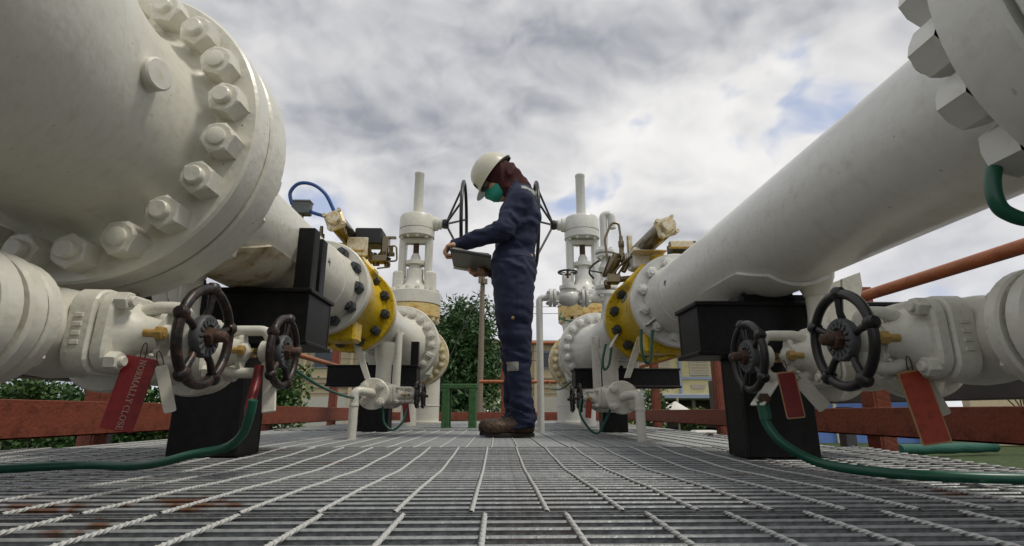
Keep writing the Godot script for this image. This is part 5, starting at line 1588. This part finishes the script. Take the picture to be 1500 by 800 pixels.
		for i in ids:
			for e in [[1, sy, sz], [sy, 1, sz], [sz, 1, sy]]:
				if i + e[0] < d.size() and (d[i] < 0.0) != (d[i + e[0]] < 0.0):
					var p: int = i - e[1]; var q: int = i - e[2]; var r: int = i - e[1] - e[2]
					if ids.has(p) and ids.has(q) and ids.has(r): b.quad(ids[i], ids[p], ids[r], ids[q])

# a thin patch of cloth laid on a field: rays from an axis, angle a0..a1 (0 = +x, 90 = +z), heights y0..y1
func patch(f: Field, axis: Callable, a0: float, a1: float, y0: float, y1: float, na: int, nyy: int, lift: float) -> MB:
	var b := MB.new()
	var g := []
	for j in nyy + 1:
		for i in na + 1:
			var t := deg_to_rad(lerpf(a0, a1, float(i) / na)); var y := lerpf(y0, y1, float(j) / nyy)
			var p: Vector3 = axis.call(y)
			var q := f.hit(p, V(cos(t), 0, sin(t)), 0.24)
			var n := f.grad(q)
			g.append(b.vert(q + n * lift, n))
	var w := na + 1
	for j in nyy:
		for i in na: b.quad(g[j * w + i], g[j * w + i + 1], g[(j + 1) * w + i + 1], g[(j + 1) * w + i])
	var edge := []
	for i in w: edge.append(i)
	for j in range(1, nyy + 1): edge.append(j * w + na)
	for i in range(na - 1, -1, -1): edge.append(nyy * w + i)
	for j in range(nyy - 1, 0, -1): edge.append(j * w)
	var mid := Vector3.ZERO
	for k in g: mid += b.v[k]
	mid /= g.size()
	for k in edge.size():
		var p: int = edge[k]; var q: int = edge[(k + 1) % edge.size()]
		b.flat_n([b.v[p], b.v[q], b.v[q] - b.n[q] * (lift + 0.002), b.v[p] - b.n[p] * (lift + 0.002)], ((b.v[p] + b.v[q]) * 0.5 - mid).normalized())
	return b

# ------------------------------------------------------------------ the worker
func make_worker() -> void:
	var ZC := -2.95
	var w := thing("person", "person in navy coverall, white helmet and green face mask writing on a clipboard", "person", V(0.1, 0, ZC))
	# --- coverall
	var f := Field.new(V(-0.31, 0.01, ZC - 0.33), V(0.34, 1.50, ZC + 0.33), 0.0105)
	for s in [-1, 1]:
		f.cap(V(0.088, 0.90, ZC + s * 0.07), V(0.09, 0.99, ZC + s * 0.06), 0.126, 0.108, 0.03)
		f.cap(V(0.09, 0.99, ZC + s * 0.06), V(0.122, 1.20, ZC + s * 0.08), 0.108, 0.118, 0.03)
		f.cap(V(0.122, 1.20, ZC + s * 0.08), V(0.135, 1.32, ZC + s * 0.07), 0.118, 0.088, 0.03)
		f.cap(V(0.132, 1.315, ZC + s * 0.06), V(0.128, 1.278, ZC + s * 0.165), 0.080, 0.068, 0.03)
		f.cap(V(0.118, 1.36, ZC + s * 0.03), V(0.105, 1.41, ZC + s * 0.025), 0.078, 0.058, 0.02)
		var kx := 0.0 if s > 0 else -0.012
		f.cap(V(0.088, 0.87, ZC + s * 0.085), V(0.094 + kx * 0.5, 0.66, ZC + s * 0.092), 0.122, 0.100, 0.025)
		f.cap(V(0.094 + kx * 0.5, 0.66, ZC + s * 0.092), V(0.106 + kx, 0.45, ZC + s * 0.095), 0.100, 0.074, 0.02)
		f.cap(V(0.106 + kx, 0.45, ZC + s * 0.095), V(0.126 + kx * 2.4, 0.20, ZC + s * 0.092), 0.074, 0.056, 0.015)
		f.cap(V(0.126 + kx * 2.4, 0.20, ZC + s * 0.092), V(0.134 + kx * 2.6, 0.05, ZC + s * 0.09), 0.056, 0.078, 0.02)
	f.cap(V(0.128, 1.278, ZC + 0.165), V(0.030, 1.085, ZC + 0.205), 0.070, 0.061, 0.02)      # near arm
	f.cap(V(0.030, 1.085, ZC + 0.205), V(-0.10, 1.052, ZC + 0.155), 0.061, 0.050, 0.015)
	f.cap(V(-0.10, 1.052, ZC + 0.155), V(-0.222, 1.028, ZC + 0.108), 0.050, 0.036, 0.01)
	f.cap(V(0.128, 1.278, ZC - 0.165), V(0.05, 1.05, ZC - 0.20), 0.070, 0.058, 0.02)           # far arm
	f.cap(V(0.05, 1.05, ZC - 0.20), V(-0.04, 0.945, ZC - 0.13), 0.056, 0.040, 0.015)
	f.drape(fbm(401, 1.0, 2), fbm(402, 1.0, 2))
	f.half(V(0, 0.034, 0), V(0.06, -1, 0).normalized())
	var b := MB.new(); f.net(b)
	var co := put(w, "coverall", b, M.navy)
	# cloth details
	put(co, "waistband", patch(f, func(y): return V(0.09, y, ZC), 0, 360, 0.944, 0.985, 72, 3, 0.004), M.navy)
	put(co, "reflective_strip", patch(f, func(y): return V(0.10, y, ZC + 0.085), 82, 175, 0.332, 0.378, 16, 4, 0.003), M.reflect)
	put(co, "reflective_strip", patch(f, func(y): return V(0.115, y, ZC + 0.09), 20, 85, 1.318, 1.350, 14, 4, 0.003), M.reflect)
	put(co, "pocket_flap", patch(f, func(y): return V(0.09, y, ZC + 0.09), 42, 150, 0.585, 0.628, 18, 4, 0.005), M.navy)
	put(co, "pocket", patch(f, func(y): return V(0.09, y, ZC + 0.09), 48, 144, 0.44, 0.584, 16, 8, 0.0035), M.navy)
	for q in [[V(0.155, 0.965, ZC + 0.09), 45.0], [V(0.09, 0.604, ZC + 0.09), 96.0]]:
		var t := deg_to_rad(q[1])
		var p := f.hit(q[0], V(cos(t), 0, sin(t)), 0.22)
		b = MB.new(); b.lathe(ax(p + f.grad(p) * 0.005, f.grad(p)), P([0.0085, 0, 0.0085, 0.002, 0.006, 0.0035, 0, 0.004]), 14)
		put(co, "snap_button", b, M.brass)
	# side seam and hip pocket edge
	for q in [[0.07, 0.93, 0.62, 82.0], [0.07, 0.93, 0.79, 118.0]]:
		var pts := []
		for k in 24:
			var y := lerpf(q[1], q[2], k / 23.0); var t := deg_to_rad(q[3] + (14.0 * k / 23.0 if q[3] > 100 else 0.0))
			var p := f.hit(V(0.09, y, ZC + 0.085), V(cos(t), 0, sin(t)), 0.22)
			pts.append(p + f.grad(p) * 0.0008)
		b = MB.new(); b.tube(pts, 0.0022, 5)
		put(co, "seam", b, M.navy_dark)
	b = MB.new()
	var cuff := V(-0.222, 1.028, ZC + 0.108); var cd := V(-0.122, -0.024, -0.047).normalized()
	b.lathe(ax(cuff - cd * 0.002, cd), P([0.0375, -0.004, 0.0385, 0.0, 0.038, 0.032, 0.034, 0.036, 0.026, 0.034]), 24)
	put(co, "cuff", b, M.navy)

	# --- body: core under the clothes, head and hands, joined into one mesh
	b = MB.new()
	var hf := V(-0.79, -0.61, 0).normalized(); var hu := V(-0.61, 0.79, 0).normalized()
	var hc := V(0.004, 1.468, ZC)
	var HB := Basis(hf, hu, V(0, 0, 1))
	var H := func(x: float, y: float, z: float) -> Vector3: return hc + HB * V(x, y, z)
	var core := Field.new(V(-0.26, 0.02, ZC - 0.28), V(0.28, 1.46, ZC + 0.28), 0.022)
	for s in [-1, 1]:
		core.cap(V(0.09, 0.9, ZC + s * 0.05), V(0.12, 1.25, ZC + s * 0.06), 0.085, 0.08, 0.03)
		core.cap(V(0.12, 1.27, ZC + s * 0.05), V(0.128, 1.278, ZC + s * 0.16), 0.05, 0.045, 0.02)
		core.cap(V(0.09, 0.87, ZC + s * 0.085), V(0.10, 0.45, ZC + s * 0.094), 0.08, 0.055, 0.02)
		core.cap(V(0.10, 0.45, ZC + s * 0.094), V(0.125, 0.12, ZC + s * 0.09), 0.05, 0.036, 0.02)
	core.cap(V(0.128, 1.278, ZC + 0.165), V(0.030, 1.085, ZC + 0.205), 0.045, 0.038, 0.02)
	core.cap(V(0.030, 1.085, ZC + 0.205), V(-0.222, 1.028, ZC + 0.108), 0.038, 0.026, 0.01)
	core.cap(V(0.128, 1.278, ZC - 0.165), V(0.05, 1.05, ZC - 0.20), 0.045, 0.038, 0.02)
	core.cap(V(0.05, 1.05, ZC - 0.20), V(-0.05, 0.94, ZC - 0.125), 0.036, 0.026, 0.01)
	core.cap(V(0.12, 1.30, ZC), V(0.07, 1.43, ZC), 0.055, 0.05, 0.02)
	core.net(b)
	var hd := Field.new(hc - V(0.17, 0.17, 0.12), hc + V(0.17, 0.16, 0.12), 0.0045)
	hd.ell(H.call(-0.012, 0.03, 0), HB, V(0.098, 0.10, 0.076), 0.01)
	hd.ell(H.call(0.028, -0.04, 0), HB, V(0.062, 0.085, 0.058), 0.02)
	hd.ell(H.call(0.048, -0.092, 0), HB, V(0.034, 0.028, 0.036), 0.02)
	hd.cap(H.call(0.084, 0.010, 0), H.call(0.106, -0.028, 0), 0.009, 0.014, 0.010)
	for s in [-1, 1]:
		hd.ell(H.call(0.096, 0.008, s * 0.033), HB, V(0.020, 0.014, 0.018), 0.008, true)
		hd.ell(H.call(0.060, -0.02, s * 0.045), HB, V(0.03, 0.024, 0.02), 0.012)
		hd.cap(H.call(0.082, 0.026, s * 0.012), H.call(0.072, 0.030, s * 0.048), 0.010, 0.009, 0.012)
		hd.ell(H.call(-0.016, -0.005, s * 0.074), HB, V(0.016, 0.028, 0.008), 0.006)
	hd.cap(H.call(0.088, -0.055, -0.018), H.call(0.088, -0.055, 0.018), 0.009, 0.009, 0.008)
	hd.cap(H.call(-0.03, -0.06, 0), V(0.10, 1.36, ZC), 0.052, 0.055, 0.02)
	hd.net(b)
	# near hand: fingers curled over the left edge of the board
	var wr := V(-0.232, 1.026, ZC + 0.104)
	var hn := Field.new(V(-0.335, 0.93, -2.92), V(-0.20, 1.07, -2.76), 0.0034)
	hn.cap(wr, V(-0.262, 1.022, -2.842), 0.022, 0.020, 0.012)
	for i in 4:
		var zf := -2.815 - 0.0185 * i
		var l: float = [0.9, 1.05, 1.0, 0.82][i]
		hn.cap(V(-0.245, 1.022, lerpf(-2.838, zf, 0.8)), V(-0.279, 1.010, zf), 0.0135, 0.0100, 0.010)
		hn.cap(V(-0.279, 1.010, zf), V(-0.279 - 0.017 * l, 1.010 - 0.030 * l, zf - 0.001), 0.0096, 0.0086, 0.003)
		hn.cap(V(-0.279 - 0.017 * l, 1.010 - 0.030 * l, zf - 0.001), V(-0.279 - 0.004 * l, 1.010 - 0.054 * l, zf - 0.002), 0.0086, 0.0078, 0.002)
		hn.cap(V(-0.279 - 0.004 * l, 1.010 - 0.054 * l, zf - 0.002), V(-0.262, 1.010 - 0.055 * l, zf - 0.003), 0.0078, 0.0070, 0.002)
	hn.cap(V(-0.238, 1.018, -2.822), V(-0.252, 1.012, -2.797), 0.013, 0.0105, 0.008)
	hn.cap(V(-0.252, 1.012, -2.797), V(-0.276, 1.006, -2.790), 0.0105, 0.0085, 0.003)
	hn.net(b)
	# far hand: palm up under the board
	var hr := Field.new(V(-0.20, 0.87, -3.15), V(-0.02, 0.97, -2.97), 0.0034)
	hr.cap(V(-0.05, 0.94, ZC - 0.125), V(-0.075, 0.925, -3.065), 0.024, 0.022, 0.012)
	hr.cap(V(-0.075, 0.925, -3.065), V(-0.10, 0.920, -3.05), 0.021, 0.020, 0.012)
	for i in 4:
		var zf := -3.085 + 0.0195 * i
		var l: float = [0.8, 1.0, 1.05, 0.92][i]
		hr.cap(V(-0.085, 0.922, lerpf(-3.06, zf, 0.8)), V(-0.112, 0.916, zf), 0.013, 0.0098, 0.010)
		hr.cap(V(-0.112, 0.916, zf), V(-0.112 - 0.030 * l, 0.910, zf + 0.006), 0.0096, 0.0088, 0.003)
		hr.cap(V(-0.112 - 0.030 * l, 0.910, zf + 0.006), V(-0.112 - 0.050 * l, 0.922, zf + 0.010), 0.0086, 0.0078, 0.002)
		hr.cap(V(-0.112 - 0.050 * l, 0.922, zf + 0.010), V(-0.112 - 0.058 * l, 0.937, zf + 0.010), 0.0078, 0.0070, 0.002)
	hr.cap(V(-0.075, 0.925, -3.04), V(-0.085, 0.925, -3.012), 0.014, 0.011, 0.008)
	hr.cap(V(-0.085, 0.925, -3.012), V(-0.108, 0.930, -2.998), 0.0105, 0.0085, 0.003)
	hr.net(b)
	put(w, "body", b, M.skin)

	# --- headscarf
	var sc := Field.new(V(-0.14, 1.30, ZC - 0.14), V(0.22, 1.64, ZC + 0.14), 0.006)
	sc.ell(H.call(-0.018, 0.02, 0), HB, V(0.114, 0.115, 0.101), 0.01)
	sc.ell(H.call(-0.01, -0.05, 0), HB, V(0.085, 0.09, 0.080), 0.03)
	sc.cap(H.call(-0.055, -0.04, 0), V(0.112, 1.40, ZC), 0.080, 0.088, 0.03)
	sc.ell(H.call(0.125, -0.02, 0), HB, V(0.085, 0.125, 0.078), 0.012, true)
	sc.folds(fbm(411, 1.0, 1), V(11, 7, 10), 0.022)
	b = MB.new(); sc.net(b)
	put(w, "headscarf", b, M.scarf)
	# --- face mask
	var mk := Field.new(hc - V(0.17, 0.17, 0.12), hc + V(0.13, 0.10, 0.12), 0.0048)
	mk.ell(H.call(0.040, -0.050, 0), HB, V(0.079, 0.066, 0.070), 0.01)
	mk.cap(H.call(0.095, -0.015, 0), H.call(0.118, -0.040, 0), 0.010, 0.016, 0.02)
	mk.half(H.call(0.0, -0.016, 0), (hu + hf * -0.22).normalized())
	mk.half(H.call(0.022, 0, 0), -hf)
	for k in 3:
		mk.cap(H.call(0.116 - 0.008 * k, -0.034 - 0.022 * k, -0.05), H.call(0.116 - 0.008 * k, -0.034 - 0.022 * k, 0.05), 0.003, 0.003, 0.006)
	b = MB.new(); mk.net(b)
	var ms := put(w, "face_mask", b, M.mask)
	for s in [-1, 1]:
		b = MB.new(); b.tube(spline([H.call(0.045, -0.015, s * 0.066), H.call(0.01, 0.005, s * 0.082), H.call(-0.02, 0.0, s * 0.086), H.call(0.03, -0.08, s * 0.068)], 5), 0.0016, 5)
		put(ms, "ear_loop", b, M.paper)
	# --- safety glasses
	var gl := Node3D.new(); gl.name = "safety_glasses"; w.add_child(gl); gl.global_position = hc
	b = MB.new()
	for s in [-1, 1]:
		b.tube([H.call(0.106, 0.03, s * 0.008), H.call(0.104, 0.032, s * 0.05), H.call(0.085, 0.028, s * 0.068), H.call(0.0, 0.02, s * 0.088)], 0.0022, 6)
		b.tube([H.call(0.106, 0.028, s * 0.008), H.call(0.108, 0.012, s * 0.012), H.call(0.107, -0.004, s * 0.025), H.call(0.098, -0.006, s * 0.05), H.call(0.087, 0.005, s * 0.066), H.call(0.085, 0.028, s * 0.068)], 0.0018, 6)
	put(gl, "frame", b, M.darkbox)
	for s in [-1, 1]:
		b = MB.new()
		b.flat_n([H.call(0.107, 0.029, s * 0.01), H.call(0.105, 0.031, s * 0.05), H.call(0.087, 0.027, s * 0.067), H.call(0.089, 0.006, s * 0.064), H.call(0.099, -0.004, s * 0.05), H.call(0.108, -0.002, s * 0.024)], hf)
		put(gl, "lens", b, M.lens)
	# --- helmet
	var eu := V(-0.80, 0.60, 0).normalized(); var ef := V(-0.60, -0.80, 0).normalized()
	var ec := V(-0.026, 1.503, ZC)
	var E := Transform3D(Basis(ef * 1.17, eu, V(0, 0, 0.97)), ec)
	b = MB.new()
	b.lathe(E, P([0.112, 0.0, 0.1125, 0.012, 0.112, 0.035, 0.107, 0.062, 0.096, 0.088, 0.080, 0.108, 0.058, 0.123, 0.03, 0.131, 0.0, 0.1335]), 56)
	b.lathe(E, P([0.0, 0.128, 0.028, 0.126, 0.055, 0.118, 0.076, 0.104, 0.092, 0.085, 0.103, 0.06, 0.108, 0.03, 0.108, 0.001]), 40)
	var hl := put(w, "helmet", b, M.helmet)
	b = MB.new()
	var bt := []; var bo := []
	for k in 57:
		var t := TAU * k / 56
		var fr := maxf(0.0, cos(t))
		var out := 0.016 + 0.030 * pow(fr, 1.6)
		var inn := E * V(cos(t) * 0.109, 0.006, sin(t) * 0.109)
		var o2 := E * V(cos(t) * (0.112 + out), -0.002 - 0.012 * pow(fr, 2.0), sin(t) * (0.112 + out * 0.9))
		bt.append(b.vert(inn + eu * 0.003, eu)); bo.append(b.vert(o2 + eu * 0.0015, eu))
	for k in 56: b.quad(bt[k], bo[k], bo[k + 1], bt[k + 1])
	var c0 := b.v.size()
	for k in 57:
		b.vert(b.v[bt[k]] - eu * 0.006, -eu); b.vert(b.v[bo[k]] - eu * 0.0035, -eu)
	for k in 56: b.quad(c0 + 2 * k, c0 + 2 * k + 1, c0 + 2 * k + 3, c0 + 2 * k + 2)
	var rimp := []
	for k in 56: rimp.append((b.v[bo[k]] + b.v[c0 + 2 * k + 1]) * 0.5)
	b.tube(rimp, 0.0028, 6, true)
	put(hl, "brim", b, M.helmet)
	for q in [-0.024, 0.0, 0.024]:
		var pts := []
		for k in 15:
			var t := deg_to_rad(lerpf(28, 150, k / 14.0))
			var r := sqrt(maxf(0.0, 1.0 - pow(q / 0.112, 2.0)))
			pts.append(E * V(cos(t) * 0.1115 * r, sin(t) * 0.1335 * r + 0.0005, q))
		b = MB.new(); b.tube(pts, 0.004, 6)
		put(hl, "rib", b, M.helmet)
	b = MB.new(); b.lathe(ax(E * V(0.1105, 0.042, 0.012), (ef + eu * 0.12).normalized()), P([0.0, 0, 0.016, 0.0, 0.016, 0.0022, 0, 0.0024]), 20)
	put(hl, "emblem", b, M.navy)
	b = MB.new(); b.tube(spline([E * V(-0.10, 0.0, -0.05), E * V(-0.122, -0.006, 0.0), E * V(-0.10, 0.0, 0.05), E * V(-0.04, 0.0, 0.098)], 6), 0.009, 8, false, 0.5)
	put(hl, "headband", b, M.darkbox)

	# --- boots
	for s in [1, -1]:
		var zb: float = ZC + s * 0.09; var dx := 0.0 if s > 0 else -0.032
		var bf := Field.new(V(-0.10 + dx, 0.012, zb - 0.075), V(0.25 + dx, 0.20, zb + 0.075), 0.006)
		bf.cap(V(0.155 + dx, 0.05, zb), V(0.10 + dx, 0.055, zb), 0.043, 0.044, 0.02)
		bf.cap(V(0.10 + dx, 0.06, zb), V(0.0 + dx, 0.042, zb), 0.046, 0.042, 0.02)
		bf.cap(V(0.0 + dx, 0.043, zb - 0.01), V(-0.028 + dx, 0.046, zb - 0.005), 0.042, 0.038, 0.02)
		bf.cap(V(0.0 + dx, 0.043, zb + 0.01), V(-0.028 + dx, 0.046, zb + 0.005), 0.042, 0.038, 0.02)
		bf.cap(V(0.14 + dx, 0.06, zb), V(0.135 + dx, 0.15, zb), 0.048, 0.046, 0.02)
		bf.folds(fbm(430 + s, 1.0, 2), V(18, 18, 14), 0.007)
		bf.half(V(0, 0.020, 0), V(0, -1, 0))
		b = MB.new(); bf.net(b)
		var bo2 := put(w, "boot", b, M.leather)
		var poly := PackedVector2Array()
		for k in 28:
			var t := TAU * k / 28
			var x := cos(t) * 0.129
			var wd := 0.045 - 0.010 * smoothstep(-0.02, 0.06, x) + 0.004 * smoothstep(0.08, 0.14, x)
			poly.append(Vector2(0.066 + dx + x, zb + signf(sin(t)) * pow(absf(sin(t)), 0.6) * wd))
		b = MB.new(); b.prism(T(V(0, 0.001, 0)), poly, 0.019, 0.003)
		put(bo2, "sole", b, M.sole)
		for k in 4:
			b = MB.new()
			var y := 0.100 + 0.016 * k; var x := 0.062 + dx + 0.006 * k
			b.tube(spline([V(x + 0.02, y - 0.01, zb - 0.04), V(x - 0.008, y + 0.004, zb), V(x + 0.02, y - 0.01, zb + 0.04)], 4), 0.0022, 5)
			put(bo2, "lace", b, M.sole)

	# --- clipboard in the hands
	var A := V(-0.268, 0.992, -2.785); var Bp := V(-0.034, 0.951, -2.785); var Cp := V(-0.270, 0.973, -3.10)
	var ux := (Bp - A).normalized(); var uz := (A - Cp).normalized(); var uy := uz.cross(ux).normalized(); uz = ux.cross(uy).normalized()
	var xf := Transform3D(Basis(ux, uy, uz), (Bp + Cp) * 0.5)
	var cbd := thing("clipboard", "grey metal clipboard with white sheets held at the worker's waist", "clipboard", xf.origin)
	b = MB.new()
	b.box(xf, V(0.232, 0.006, 0.315), 0.002)
	put(cbd, "board", b, M.board)
	b = MB.new(); b.box(xf * T(V(0, -0.010, -0.148)), V(0.226, 0.014, 0.012), 0.002)
	put(cbd, "lip", b, M.paper)
	b = MB.new(); b.box(xf * T(V(0, -0.006, 0.151)), V(0.228, 0.016, 0.010), 0.002)
	put(cbd, "spine", b, M.darkbox)
	b = MB.new(); b.box(xf * T(V(0.004, 0.0052, 0.002)), V(0.212, 0.004, 0.296), 0.0005)
	put(cbd, "paper", b, M.paper)
	b = MB.new(); b.box(xf * T(V(-0.07, 0.0095, 0.10)), V(0.06, 0.010, 0.10), 0.003)
	put(cbd, "clip", b, M.steel)
	b = MB.new(); b.tube([xf * V(-0.02, 0.011, 0.12), xf * V(0.10, 0.011, 0.14)], 0.004, 8)
	tag(put(self, "pen", b, M.darkbox), "dark pen lying on the clipboard sheets", "pen")
